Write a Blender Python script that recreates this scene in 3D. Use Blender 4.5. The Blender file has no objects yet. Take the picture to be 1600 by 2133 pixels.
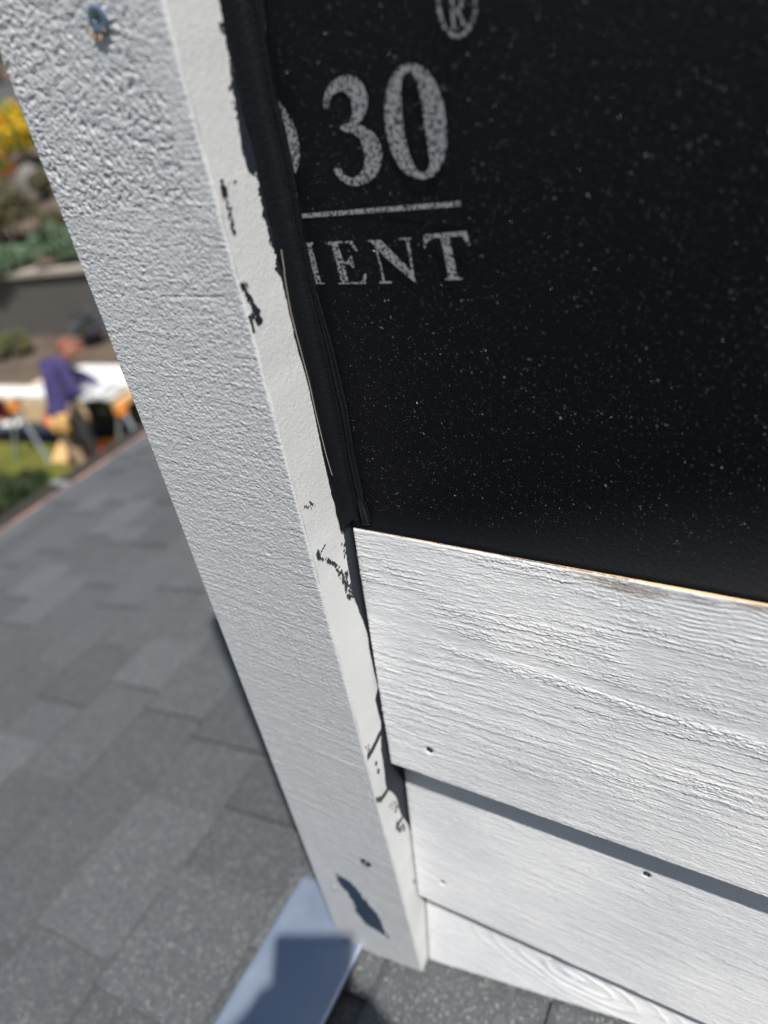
import bpy, bmesh, math, random
import numpy as np
from mathutils import Vector
# ------------------------------------------------------------------ calibration of the photograph (metres, camera at the origin)
random.seed(7); rng = np.random.default_rng(7)
CX, CY, FPX = 800.0, 1066.5, 1472.5
R = np.array([[0.87187779, 0.14790218, -0.4668555], [0.46482921, -0.55000734, 0.69384849], [-0.15415225, -0.82195917, -0.54828844]])
SUN = np.array((.59, -.436, 1.40)); SUN = SUN / np.linalg.norm(SUN)
scene = bpy.context.scene
cam = bpy.data.cameras.new('camera'); camo = bpy.data.objects.new('camera', cam); scene.collection.objects.link(camo)
from mathutils import Matrix
M = Matrix.Identity(4)
for i in range(3):
    M[i][0] = R[i, 0]; M[i][1] = -R[i, 1]; M[i][2] = -R[i, 2]
camo.matrix_world = M
cam.sensor_width = 36; cam.lens = FPX / 2133 * 36; cam.clip_start = .01; cam.clip_end = 3000
cam.dof.use_dof = True; cam.dof.focus_distance = .36; cam.dof.aperture_fstop = cam.lens / 6.0
scene.camera = camo
world = bpy.data.worlds.new('World'); scene.world = world; world.use_nodes = True
wn = world.node_tree.nodes; wl = world.node_tree.links
sky = wn.new('ShaderNodeTexSky'); sky.sky_type = 'NISHITA'; sky.sun_disc = False
sky.sun_elevation = math.asin(SUN[2]); sky.sun_rotation = math.atan2(SUN[0], SUN[1]); sky.air_density = 1.1
wl.new(sky.outputs[0], wn['Background'].inputs[0]); wn['Background'].inputs[1].default_value = .056
sl = bpy.data.lights.new('sun', 'SUN'); sl.energy = 4.6; sl.angle = math.radians(.9); sl.color = (1, .965, .92)
so = bpy.data.objects.new('sun', sl); scene.collection.objects.link(so)
so.rotation_euler = Vector(SUN).to_track_quat('Z', 'Y').to_euler()
scene.view_settings.view_transform = 'Standard'; scene.view_settings.look = 'None'
scene.view_settings.exposure = .66; scene.view_settings.gamma = 1.0

# ------------------------------------------------------------------ helpers
col = scene.collection
def ray(px, py): return R @ np.array([px - CX, py - CY, FPX])
def atY(px, py, y): r = ray(px, py); return r * (y / r[1])
def atX(px, py, x): r = ray(px, py); return r * (x / r[0])
def atZ(px, py, z): r = ray(px, py); return r * (z / r[2])
ROOF0, RS = -.6255, .25
def atRoof(px, py): r = ray(px, py); return r * (ROOF0 / (r[2] - RS * r[0]))

def link(name, me, mats=None, parent=None, loc=None):
    o = bpy.data.objects.new(name, me); col.objects.link(o)
    if mats is not None and me is not None:
        for m in (mats if isinstance(mats, (list, tuple)) else [mats]): me.materials.append(m)
    if parent: o.parent = parent
    if loc is not None: o.location = loc
    return o
def tag(o, label=None, cat=None, group=None, kind=None):
    if label: o['label'] = label
    if cat: o['category'] = cat
    if group: o['group'] = group
    if kind: o['kind'] = kind
    return o
def empty(name, loc, label, cat, group=None, rz=0):
    o = bpy.data.objects.new(name, None); col.objects.link(o); o.location = loc; o.rotation_euler = (0, 0, rz)
    o.empty_display_size = .05
    return tag(o, label, cat, group)
def keep(o, parent):
    "parent a mesh whose vertices are written in world coordinates"
    o.parent = parent; o.location = -parent.location
    return o
def copy_tree(o, parent=None):
    c = o.copy(); col.objects.link(c)
    if parent: c.parent = parent
    for ch in list(o.children): copy_tree(ch, c)
    return c

def hash2(ix, iy, seed):
    h = (ix.astype(np.int64) * 374761393 + iy.astype(np.int64) * 668265263 + seed * 1442695041) & 0xffffffff
    h = ((h ^ (h >> 13)) * 1274126177) & 0xffffffff
    h = ((h ^ (h >> 16)) * 2246822519) & 0xffffffff
    return ((h ^ (h >> 15)) & 0xffffff) / float(0xffffff)
def vn(x, y, seed=0):
    x = np.asarray(x, float); y = np.asarray(y, float)
    ix = np.floor(x); iy = np.floor(y); fx = x - ix; fy = y - iy
    fx = fx * fx * (3 - 2 * fx); fy = fy * fy * (3 - 2 * fy)
    a = hash2(ix, iy, seed); b = hash2(ix + 1, iy, seed); c = hash2(ix, iy + 1, seed); d = hash2(ix + 1, iy + 1, seed)
    return (a * (1 - fx) + b * fx) * (1 - fy) + (c * (1 - fx) + d * fx) * fy
def fbm(x, y, seed=0, n=3):
    s = 0; a = .5; t = 0
    for i in range(n):
        s = s + a * vn(x * 2 ** i + 17.3 * i, y * 2 ** i - 9.1 * i, seed + i); t += a; a *= .5
    return s / t
def sm(a, b, x):
    t = np.clip((x - a) / (b - a), 0, 1); return t * t * (3 - 2 * t)

def mesh_from(name, V, F, smooth=False, midx=None):
    me = bpy.data.meshes.new(name); V = np.asarray(V, np.float32)
    F = [np.asarray(f, np.int32) for f in F] if not isinstance(F, np.ndarray) else F
    me.vertices.add(len(V)); me.vertices.foreach_set('co', V.ravel())
    if isinstance(F, np.ndarray):
        n, k = F.shape; me.loops.add(n * k); me.polygons.add(n)
        me.loops.foreach_set('vertex_index', F.ravel().astype(np.int32))
        me.polygons.foreach_set('loop_start', np.arange(0, n * k, k, dtype=np.int32))
        me.polygons.foreach_set('loop_total', np.full(n, k, np.int32))
    else:
        k = [len(f) for f in F]; me.loops.add(sum(k)); me.polygons.add(len(F))
        me.loops.foreach_set('vertex_index', np.concatenate(F))
        me.polygons.foreach_set('loop_start', np.concatenate([[0], np.cumsum(k)[:-1]]).astype(np.int32))
        me.polygons.foreach_set('loop_total', np.array(k, np.int32))
    if midx is not None: me.polygons.foreach_set('material_index', np.asarray(midx, np.int32))
    me.polygons.foreach_set('use_smooth', np.full(len(me.polygons), bool(smooth)))
    me.update(calc_edges=True); me.validate()
    return me
def grid_faces(nu, nv, off=0, flip=False):
    i = np.arange(nu - 1)[:, None] * nv + np.arange(nv - 1)[None, :]
    q = np.stack([i, i + 1, i + nv + 1, i + nv], -1).reshape(-1, 4) + off
    return q[:, ::-1] if flip else q
def relief_slab(P, back, flip=False):
    "P (nu,nv,3) displaced front; perimeter joined to a ring moved by vector back"
    nu, nv, _ = P.shape
    V = [P.reshape(-1, 3)]; F = [grid_faces(nu, nv, 0, flip)]
    idx = np.arange(nu * nv).reshape(nu, nv)
    loop = np.concatenate([idx[:, 0], idx[-1, 1:], idx[-2::-1, -1], idx[0, -2:0:-1]])
    ring = P.reshape(-1, 3)[loop] + np.asarray(back(P.reshape(-1, 3)[loop]) if callable(back) else back)
    V.append(ring); o = nu * nv; n = len(loop); k = np.arange(n); k2 = (k + 1) % n
    q = np.stack([loop[k], o + k, o + k2, loop[k2]], -1)
    F.append(q[:, ::-1] if flip else q)
    return np.concatenate(V), np.concatenate(F)
class MB:
    "collects simple shapes into one mesh"
    def __init__(s): s.v = []; s.f = []
    def add(s, V, F):
        o = len(s.v); s.v += [tuple(map(float, p)) for p in V]; s.f += [[i + o for i in f] for f in F]; return s
    def box(s, a, b, rot=None, org=(0, 0, 0)):
        V = [(x, y, z) for x in (a[0], b[0]) for y in (a[1], b[1]) for z in (a[2], b[2])]
        if rot is not None: V = [tuple(rot @ Vector(p) + Vector(org)) for p in V]
        return s.add(V, [(0, 1, 3, 2), (4, 6, 7, 5), (0, 4, 5, 1), (2, 3, 7, 6), (0, 2, 6, 4), (1, 5, 7, 3)])
    def tube(s, pts, rad, n=10, cap=True):
        pts = [Vector(p) for p in pts]; rad = rad if isinstance(rad, (list, tuple)) else [rad] * len(pts)
        V = []; up = None
        for i, p in enumerate(pts):
            t = (pts[min(i + 1, len(pts) - 1)] - pts[max(i - 1, 0)]).normalized()
            a = t.orthogonal().normalized() if up is None else (up - t * up.dot(t)).normalized()
            up = a; b = t.cross(a)
            for k in range(n):
                w = 2 * math.pi * k / n; V.append(p + (a * math.cos(w) + b * math.sin(w)) * rad[i])
        F = [(i * n + k, i * n + (k + 1) % n, (i + 1) * n + (k + 1) % n, (i + 1) * n + k) for i in range(len(pts) - 1) for k in range(n)]
        if cap: F += [tuple(range(n))[::-1], tuple((len(pts) - 1) * n + k for k in range(n))]
        return s.add(V, F)
    def beam(s, p0, p1, w, h):
        p0 = Vector(p0); p1 = Vector(p1); t = (p1 - p0).normalized(); a = t.cross(Vector((0, 0, 1))).normalized(); b = a.cross(t)
        V = [p + a * sx * w / 2 + b * sy * h / 2 for p in (p0, p1) for sx, sy in ((-1, -1), (1, -1), (1, 1), (-1, 1))]
        return s.add(V, [(0, 1, 2, 3)[::-1], (4, 5, 6, 7), (0, 1, 5, 4), (1, 2, 6, 5), (2, 3, 7, 6), (3, 0, 4, 7)])
    def build(s, name, mat, parent=None, smooth=False, bevel=0):
        me = mesh_from(name, s.v, s.f, smooth); 
        bm = bmesh.new(); bm.from_mesh(me); bmesh.ops.recalc_face_normals(bm, faces=bm.faces)
        if bevel: bmesh.ops.bevel(bm, geom=bm.edges[:], offset=bevel, segments=2, affect='EDGES', clamp_overlap=True)
        bm.to_mesh(me); bm.free()
        return link(name, me, mat, parent)
def blob_body(name, segs, voxel, mat, parent, smooth=6):
    "tapered capsules fused into one continuous surface"
    bm = bmesh.new()
    for p0, r0, p1, r1 in segs:
        p0 = Vector(p0); p1 = Vector(p1); L = (p1 - p0).length; n = max(2, int(L / (min(r0, r1) * .45)) + 1)
        for i in range(n + 1):
            t = i / n; c = p0.lerp(p1, t); r = r0 + (r1 - r0) * t
            bmesh.ops.create_icosphere(bm, subdivisions=2, radius=r, matrix=Matrix.Translation(c))
    me = bpy.data.meshes.new(name); bm.to_mesh(me); bm.free()
    o = bpy.data.objects.new(name, me); col.objects.link(o)
    m = o.modifiers.new('r', 'REMESH'); m.mode = 'VOXEL'; m.voxel_size = voxel; m.use_smooth_shade = True
    s = o.modifiers.new('s', 'SMOOTH'); s.factor = .5; s.iterations = smooth
    dg = bpy.context.evaluated_depsgraph_get(); me2 = bpy.data.meshes.new_from_object(o.evaluated_get(dg))
    bpy.data.objects.remove(o); me2.name = name
    return link(name, me2, mat, parent)

# ------------------------------------------------------------------ materials
class NT:
    def __init__(s, name):
        s.m = bpy.data.materials.new(name); s.m.use_nodes = True; s.t = s.m.node_tree; s.p = s.t.nodes['Principled BSDF']
        s.tc = s.n('ShaderNodeTexCoord')
    def n(s, typ, **kw):
        k = s.t.nodes.new(typ)
        for a, b in kw.items():
            if a[0] == 'i' and a[1:].isdigit(): k.inputs[int(a[1:])].default_value = b
            else: setattr(k, a, b)
        return k
    def l(s, a, b): s.t.links.new(a, b); return s
    def noise(s, scale, detail=4, rough=.55, stretch=None, dist=0):
        k = s.n('ShaderNodeTexNoise'); k.inputs['Scale'].default_value = scale; k.inputs['Detail'].default_value = detail
        k.inputs['Roughness'].default_value = rough; k.inputs['Distortion'].default_value = dist
        mp = s.n('ShaderNodeMapping'); s.l(s.tc.outputs['Object'], mp.inputs[0]); s.l(mp.outputs[0], k.inputs['Vector'])
        if stretch: mp.inputs['Scale'].default_value = stretch
        return k.outputs['Fac']
    def ramp(s, fac, stops):
        k = s.n('ShaderNodeValToRGB'); e = k.color_ramp.elements
        while len(e) < len(stops): e.new(.5)
        for i, (p, c) in enumerate(stops):
            e[i].position = p; e[i].color = (*c, 1) if len(c) == 3 else c
        s.l(fac, k.inputs[0]); return k.outputs[0]
    def mix(s, fac, a, b):
        k = s.n('ShaderNodeMix', data_type='RGBA')
        for v, i in ((fac, 0), (a, 6), (b, 7)):
            if hasattr(v, 'links'): s.l(v, k.inputs[i])
            else: k.inputs[i].default_value = v if i == 0 else (*v, 1)
        return k.outputs[2]
    def math(s, op, a, b=0.0, c=0.0):
        k = s.n('ShaderNodeMath', operation=op)
        for v, i in ((a, 0), (b, 1), (c, 2)):
            if hasattr(v, 'links'): s.l(v, k.inputs[i])
            else: k.inputs[i].default_value = v
        return k.outputs[0]
    def bump(s, h, dist, strength=1.0, prev=None):
        k = s.n('ShaderNodeBump'); k.inputs['Strength'].default_value = strength; k.inputs['Distance'].default_value = dist
        s.l(h, k.inputs['Height'])
        if prev: s.l(prev, k.inputs['Normal'])
        return k.outputs[0]
    def fin(s, color=None, rough=None, normal=None, spec=None, metal=None, **kw):
        for v, nme in ((color, 'Base Color'), (rough, 'Roughness'), (normal, 'Normal'), (spec, 'Specular IOR Level'), (metal, 'Metallic')):
            if v is None: continue
            if hasattr(v, 'links'): s.l(v, s.p.inputs[nme])
            else: s.p.inputs[nme].default_value = (*v, 1) if nme == 'Base Color' else v
        for k, v in kw.items(): s.p.inputs[k.replace('_', ' ')].default_value = v
        return s.m
def plain(name, c, rough=.6, var=.15, scale=8, spec=.4, metal=0, bump=0):
    t = NT(name); n = t.noise(scale)
    cc = t.mix(n, tuple(x * (1 - var) for x in c), tuple(min(1, x * (1 + var)) for x in c))
    return t.fin(cc, rough, t.bump(t.noise(scale * 6), bump) if bump else None, spec, metal)

# painted front of the corner trim: grey primer paint, shadow patch painted in through vertex attribute
def paint_mat(name, base, warm, rough, grainscale, facebump=.0006, tar=True, tar_shade_col=(.022, .034, .054)):
    t = NT(name)
    n1 = t.noise(14, 4); n2 = t.noise(260, 3)
    c = t.mix(n1, base, warm)
    c = t.mix(t.math('MULTIPLY', n2, .18), c, tuple(x * .86 for x in base))
    nb = t.bump(t.noise(1500, 2, .6, grainscale), .00012, .8); nb = t.bump(t.noise(620, 4, .7, grainscale), facebump, 1.0, nb)
    r = rough
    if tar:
        a = t.n('ShaderNodeAttribute'); a.attribute_name = 'tar'  # carries real tar on the edge and the painted shadow on the front
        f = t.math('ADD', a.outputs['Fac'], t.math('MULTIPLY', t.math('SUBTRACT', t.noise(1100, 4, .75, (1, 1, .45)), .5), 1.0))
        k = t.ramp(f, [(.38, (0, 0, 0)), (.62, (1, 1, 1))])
        c = t.mix(k, c, t.mix(t.noise(400, 2), tar_shade_col, tuple(x * 1.8 for x in tar_shade_col)))
    return t.fin(c, r, nb, .45)
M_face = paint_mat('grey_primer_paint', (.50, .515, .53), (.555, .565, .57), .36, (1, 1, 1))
M_side = paint_mat('cream_primer_edge', (.545, .555, .55), (.605, .61, .605), .6, (1, 1, 1), .0003, tar_shade_col=(.007, .010, .015))
def siding_mat():
    t = NT('white_siding_paint'); c = t.mix(t.ramp(t.noise(11, 4), [(.35, (0,) * 3), (.65, (1,) * 3)]), (.57, .585, .605), (.72, .722, .722))
    c = t.mix(t.math('MULTIPLY', t.noise(30, 4, .6, (.25, 1, 3)), .25), c, (.60, .60, .60))
    a = t.n('ShaderNodeAttribute'); a.attribute_name = 'tar'
    f = t.math('ADD', a.outputs['Fac'], t.math('MULTIPLY', t.math('SUBTRACT', t.noise(700, 4, .65, (.4, 1, 1.6)), .5), .9))
    k = t.ramp(f, [(.45, (0, 0, 0)), (.75, (1, 1, 1))])
    c = t.mix(t.math('MULTIPLY', k, .62), c, (.17, .12, .08))
    nb = t.bump(t.noise(1400, 3, .6, (.35, 1, 1.5)), .00012, .8); nb = t.bump(t.noise(480, 5, .7, (.35, 1, 1.6)), .0007, .8, nb)
    return t.fin(c, .48, nb, .45)
M_siding = siding_mat()
def raw_mat():
    t = NT('raw_cedar'); c = t.mix(t.noise(60, 4, .6, (.2, 1, 1)), (.55, .27, .10), (.75, .50, .26)); return t.fin(c, .7)
M_raw = raw_mat()
def felt_mat(name, base, rough, coat=.0):
    t = NT(name); c = t.mix(t.noise(900, 3), base, tuple(x * 1.8 for x in base))
    b1 = t.bump(t.noise(1100, 4, .7), .0004, .9)
    b2 = t.bump(t.noise(420, 3, .6, (1, 1, 1.5)), .0006, .6, b1)
    return t.fin(c, rough, b2, .08, Coat_Weight=coat, Coat_Roughness=.46)
M_felt = felt_mat('asphalt_felt', (.0010, .0013, .0020), .55, .18)
M_tape = felt_mat('butyl_tape', (.0055, .0065, .008), .6)
def speck_mat():
    t = NT('mica_specks'); return t.fin(t.mix(t.noise(60, 2), (.05, .06, .05), (.36, .37, .36)), .35, None, .8)
M_speck = speck_mat()
def ink_mat():
    t = NT('screen_printed_ink')
    v = t.n('ShaderNodeTexVoronoi'); v.inputs['Scale'].default_value = 900
    mp = t.n('ShaderNodeMapping'); mp.inputs['Rotation'].default_value = (0, .6, 0); mp.inputs['Scale'].default_value = (1.2, 1, .75)
    t.l(t.tc.outputs['Object'], mp.inputs[0]); t.l(mp.outputs[0], v.inputs['Vector'])
    f = t.math('ADD', v.outputs['Distance'], t.math('MULTIPLY', t.math('SUBTRACT', t.noise(700, 3, .7), .5), 1.0))
    k = t.ramp(f, [(.28, (0, 0, 0)), (.56, (1, 1, 1))])
    t.l(t.math('MULTIPLY', k, .75), t.p.inputs['Alpha'])
    return t.fin((.28, .29, .31), .6)
M_ink = ink_mat()
def shingle_mat():
    t = NT('asphalt_shingles')
    a = t.n('ShaderNodeAttribute'); a.attribute_name = 'tone'
    v = t.n('ShaderNodeTexVoronoi'); v.inputs['Scale'].default_value = 620; t.l(t.tc.outputs['Object'], v.inputs['Vector'])
    g = t.n('ShaderNodeSeparateColor'); t.l(v.outputs['Color'], g.inputs[0])
    c = t.ramp(g.outputs[0], [(0, (.022, .023, .026)), (.45, (.055, .056, .058)), (.8, (.10, .10, .098)), (.93, (.16, .155, .15)), (.985, (.42, .41, .40))])
    c = t.mix(.5, c, (.074, .088, .098))
    c = t.mix(t.math('MULTIPLY', t.noise(6, 5), .3), c, (.086, .084, .080))
    k = t.n('ShaderNodeMix', data_type='RGBA', blend_type='MULTIPLY'); k.inputs[0].default_value = 1
    t.l(c, k.inputs[6]); t.l(a.outputs['Color'], k.inputs[7])
    nb = t.bump(g.outputs[1], .0012, .8); nb = t.bump(t.noise(90, 4), .002, .5, nb)
    return t.fin(k.outputs[2], t.ramp(g.outputs[2], [(0, (.35,) * 3), (.2, (.75,) * 3), (1, (.9,) * 3)]), nb, .5)
M_shingle = shingle_mat()
def flash_mat():
    t = NT('galvanised_flashing'); c = t.mix(t.noise(22, 4), (.21, .26, .34), (.31, .36, .44))
    k = t.ramp(t.noise(70, 5, .7), [(.62, (0, 0, 0)), (.70, (1, 1, 1))]); c = t.mix(t.math('MULTIPLY', k, .4), c, (.2, .2, .22))
    r = t.ramp(t.noise(30, 3), [(.3, (.42,) * 3), (.7, (.6,) * 3)])
    return t.fin(c, r, t.bump(t.noise(25, 3), .002, .4), .5, .55)
M_flash = flash_mat()
M_zinc = plain('zinc_screw', (.16, .22, .32), .25, .1, 900, .7, .6)
M_hole = plain('dark_hole', (.02, .02, .025), .8)
M_copper = plain('copper_drip_edge', (.42, .24, .20), .55, .15, 6, .5, .3)
M_gutter = plain('gutter_metal', (.06, .055, .05), .5, .2, 5)
M_wall = plain('wall_paint', (.45, .46, .47), .7, .08, 3)
M_ply = plain('plywood', (.42, .29, .16), .8, .2, 6)
M_wood = plain('sawn_pine', (.62, .38, .17), .7, .2, 5)
M_white = plain('white_painted_board', (.66, .65, .62), .5, .04, 3)
M_orange = plain('orange_plastic', (.85, .28, .03), .45, .1)
M_red = plain('red_plastic', (.55, .05, .05), .45, .1)
M_steel = plain('grey_steel', (.30, .33, .35), .4, .1, 8, .5, .5)
M_black = plain('black_plastic', (.018, .018, .02), .5, .2)
M_hood = plain('purple_hoodie_cloth', (.036, .028, .098), .9, .2, 12)
M_trous = plain('khaki_work_cloth', (.28, .20, .13), .9, .2, 9)
M_darkcl = plain('dark_work_cloth_and_leg_shade', (.03, .028, .03), .9, .2, 9)  # jacket cloth, also the painted shade on one trouser leg
M_skin = plain('skin', (.32, .15, .10), .55, .08, 20)
M_cap = plain('rust_red_cloth', (.20, .065, .04), .85, .15, 20)
M_leather = plain('tan_leather', (.50, .29, .10), .6, .2, 10)
M_glass = plain('black_glass', (.01, .01, .012), .08, .1)
def gnd(name, a, b, sc, rough=.95, bump=.03):
    t = NT(name); c = t.ramp(t.noise(sc, 6, .65), [(.32, a), (.68, b)]); return t.fin(c, rough, t.bump(t.noise(sc * 7, 4), bump), .3)
M_soil = gnd('garden_soil', (.055, .042, .032), (.13, .095, .068), 1.2)
M_tan = gnd('dry_earth', (.20, .14, .075), (.30, .22, .12), 1.5)
M_lawn = gnd('lawn_turf', (.045, .065, .012), (.14, .135, .022), 1.1)
M_asph = gnd('street_asphalt', (.050, .050, .052), (.075, .074, .073), .8, .95, .005)
M_kerb = gnd('kerb_concrete', (.26, .23, .19), (.36, .33, .28), 2, .9, .004)
M_rock = gnd('garden_rock', (.10, .095, .085), (.22, .20, .18), 2.2, .9, .05)
def leaf(name, a, b):
    t = NT(name); g = t.n('ShaderNodeNewGeometry'); c = t.mix(g.outputs['Random Per Island'], a, b)
    return t.fin(c, .6, None, .35)
M_lg = leaf('sage_leaves', (.06, .10, .055), (.13, .19, .11)); M_lo = leaf('olive_leaves', (.05, .05, .025), (.14, .125, .065))
M_ld = leaf('dark_leaves', (.012, .02, .008), (.04, .06, .02)); M_ly = leaf('bright_leaves', (.07, .13, .02), (.18, .22, .04))
M_fy = leaf('yellow_petals', (.80, .42, .01), (.85, .60, .02)); M_fr = leaf('rust_petals', (.40, .08, .03), (.50, .16, .04))
M_bark = plain('bark', (.10, .075, .05), .9, .3, 10)
M_lv = leaf('lavender_spikes', (.16, .13, .22), (.25, .21, .33))

# ------------------------------------------------------------------ the lower roof with its courses of shingles
EAVE = -2.262; Y0, Y1 = -2.2, 2.7
def rz(x): return ROOF0 + RS * x
def build_roof():
    root = empty('shingle_roof', (-.9, .4, rz(-.9)), 'low sloped roof of weathered grey asphalt shingles below the siding', 'roof')
    V = []; F = []; T = []
    def quadbox(x0, x1, y0, y1, h0, h1, tone):
        "a tab: lower edge at x0 stands h0 proud, upper edge h1"
        o = len(V)
        for x, h in ((x0, h0), (x1, h1)):
            for y in (y0, y1):
                V.append((x, y, rz(x) + h)); V.append((x, y, rz(x) - .006))
        t_ = .006 / (x1 - x0); xm = x0 + .006; hm = h0 + (h1 - h0) * t_
        V.append((xm, y0, rz(xm) + hm)); V.append((xm, y1, rz(xm) + hm))
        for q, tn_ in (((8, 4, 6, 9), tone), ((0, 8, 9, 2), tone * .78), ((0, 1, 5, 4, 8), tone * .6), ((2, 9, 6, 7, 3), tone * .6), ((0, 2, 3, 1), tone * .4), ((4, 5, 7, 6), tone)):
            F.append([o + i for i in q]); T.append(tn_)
    xs = []; x = -.2325
    while x > EAVE: xs.append(x); x -= .1465
    xup = [-.2325 + .1465 * i for i in range(1, 14)]
    xs.append(EAVE - .006); courses = sorted(xup + xs)
    forced = {-.965: [(.407, 1)], -.8185: [(.305, 1)], -1.1115: [(.405, 0), (.643, 1)]}
    for ci, x0 in enumerate(courses):
        r = random.Random(ci * 7 + 3)
        y = Y0 + r.random() * .1; up = r.random() < .5
        cuts = [y]
        while y < Y1 - .3: y += r.uniform(.07, .19); cuts.append(y)
        key = min(forced, key=lambda k: abs(k - x0))
        base = r.uniform(.9, 1.08); W0 = .1465 if x0 > EAVE else xs[-2] - x0
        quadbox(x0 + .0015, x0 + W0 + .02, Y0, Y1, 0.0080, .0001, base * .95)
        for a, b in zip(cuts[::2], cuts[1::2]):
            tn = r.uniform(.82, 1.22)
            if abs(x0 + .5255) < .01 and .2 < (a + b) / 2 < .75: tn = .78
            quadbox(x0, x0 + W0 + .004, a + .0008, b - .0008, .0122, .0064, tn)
    me = mesh_from('shingles', V, F)
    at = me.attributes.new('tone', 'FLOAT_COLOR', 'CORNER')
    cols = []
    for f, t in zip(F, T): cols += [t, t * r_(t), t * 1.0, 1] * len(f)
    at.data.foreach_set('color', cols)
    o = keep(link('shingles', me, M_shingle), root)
    d = MB(); d.add([(EAVE - .001, Y0, rz(EAVE) + .007), (EAVE - .001, Y1, rz(EAVE) + .007), (EAVE - .024, Y1, rz(EAVE) + .006), (EAVE - .024, Y0, rz(EAVE) + .006),
                     (EAVE - .024, Y0, rz(EAVE) - .05), (EAVE - .024, Y1, rz(EAVE) - .05), (EAVE - .001, Y0, rz(EAVE) - .05), (EAVE - .001, Y1, rz(EAVE) - .05)],
                    [(0, 1, 2, 3), (3, 2, 5, 4), (6, 7, 1, 0), (4, 5, 7, 6)])
    keep(d.build('drip_edge', M_copper), root)
    ws = [(0, -.03), (0, -.11), (-.10, -.11), (-.112, -.035), (-.118, -.035), (-.106, -.118), (.006, -.118), (.006, -.03)]
    g = MB(); n = len(ws); zz = rz(EAVE) + .02
    g.add([(EAVE - .026 + a, y, zz + b) for y in (Y0, Y1) for a, b in ws], [(i, (i + 1) % n, n + (i + 1) % n, n + i) for i in range(n)])
    gu = keep(g.build('gutter', M_gutter), root)
    for y in (-1.2, -.2, .75, 1.36, 2.3):
        hg = keep(MB().box((EAVE - .142, y - .014, zz - .034), (EAVE - .02, y + .014, zz - .028)).build('gutter_hanger', M_steel, gu), gu); hg.location = (0, 0, 0)
    keep(MB().box((EAVE + .002, Y0 + .02, rz(EAVE) - .16), (EAVE + .02, Y1 - .02, rz(EAVE) - .008)).build('fascia', M_wall), root)
    dk = MB(); dk.add([(EAVE + .02, Y0 + .02, rz(EAVE + .02) - .008), (1.6, Y0 + .02, rz(1.6) - .008), (1.6, Y1 - .02, rz(1.6) - .008), (EAVE + .02, Y1 - .02, rz(EAVE + .02) - .008),
                       (EAVE + .02, Y0 + .02, rz(EAVE + .02) - .15), (1.6, Y0 + .02, rz(1.6) - .15), (1.6, Y1 - .02, rz(1.6) - .15), (EAVE + .02, Y1 - .02, rz(EAVE + .02) - .15)],
                      [(0, 1, 2, 3), (4, 7, 6, 5), (0, 4, 5, 1), (2, 6, 7, 3), (1, 5, 6, 2), (0, 3, 7, 4)])
    keep(dk.build('roof_deck', M_ply), root)
    return root
def r_(t): return 1.0
build_roof()
GZ = -4.0
lw = empty('ground_floor_wall', (-.4, .3, GZ), 'grey painted ground floor walls carrying the shingle roof', 'wall')
keep(MB().box((EAVE + .3, Y0 + .25, GZ - .3), (1.5, Y1 - .25, rz(EAVE) - .155)).build('wall', M_wall), lw)

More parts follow.
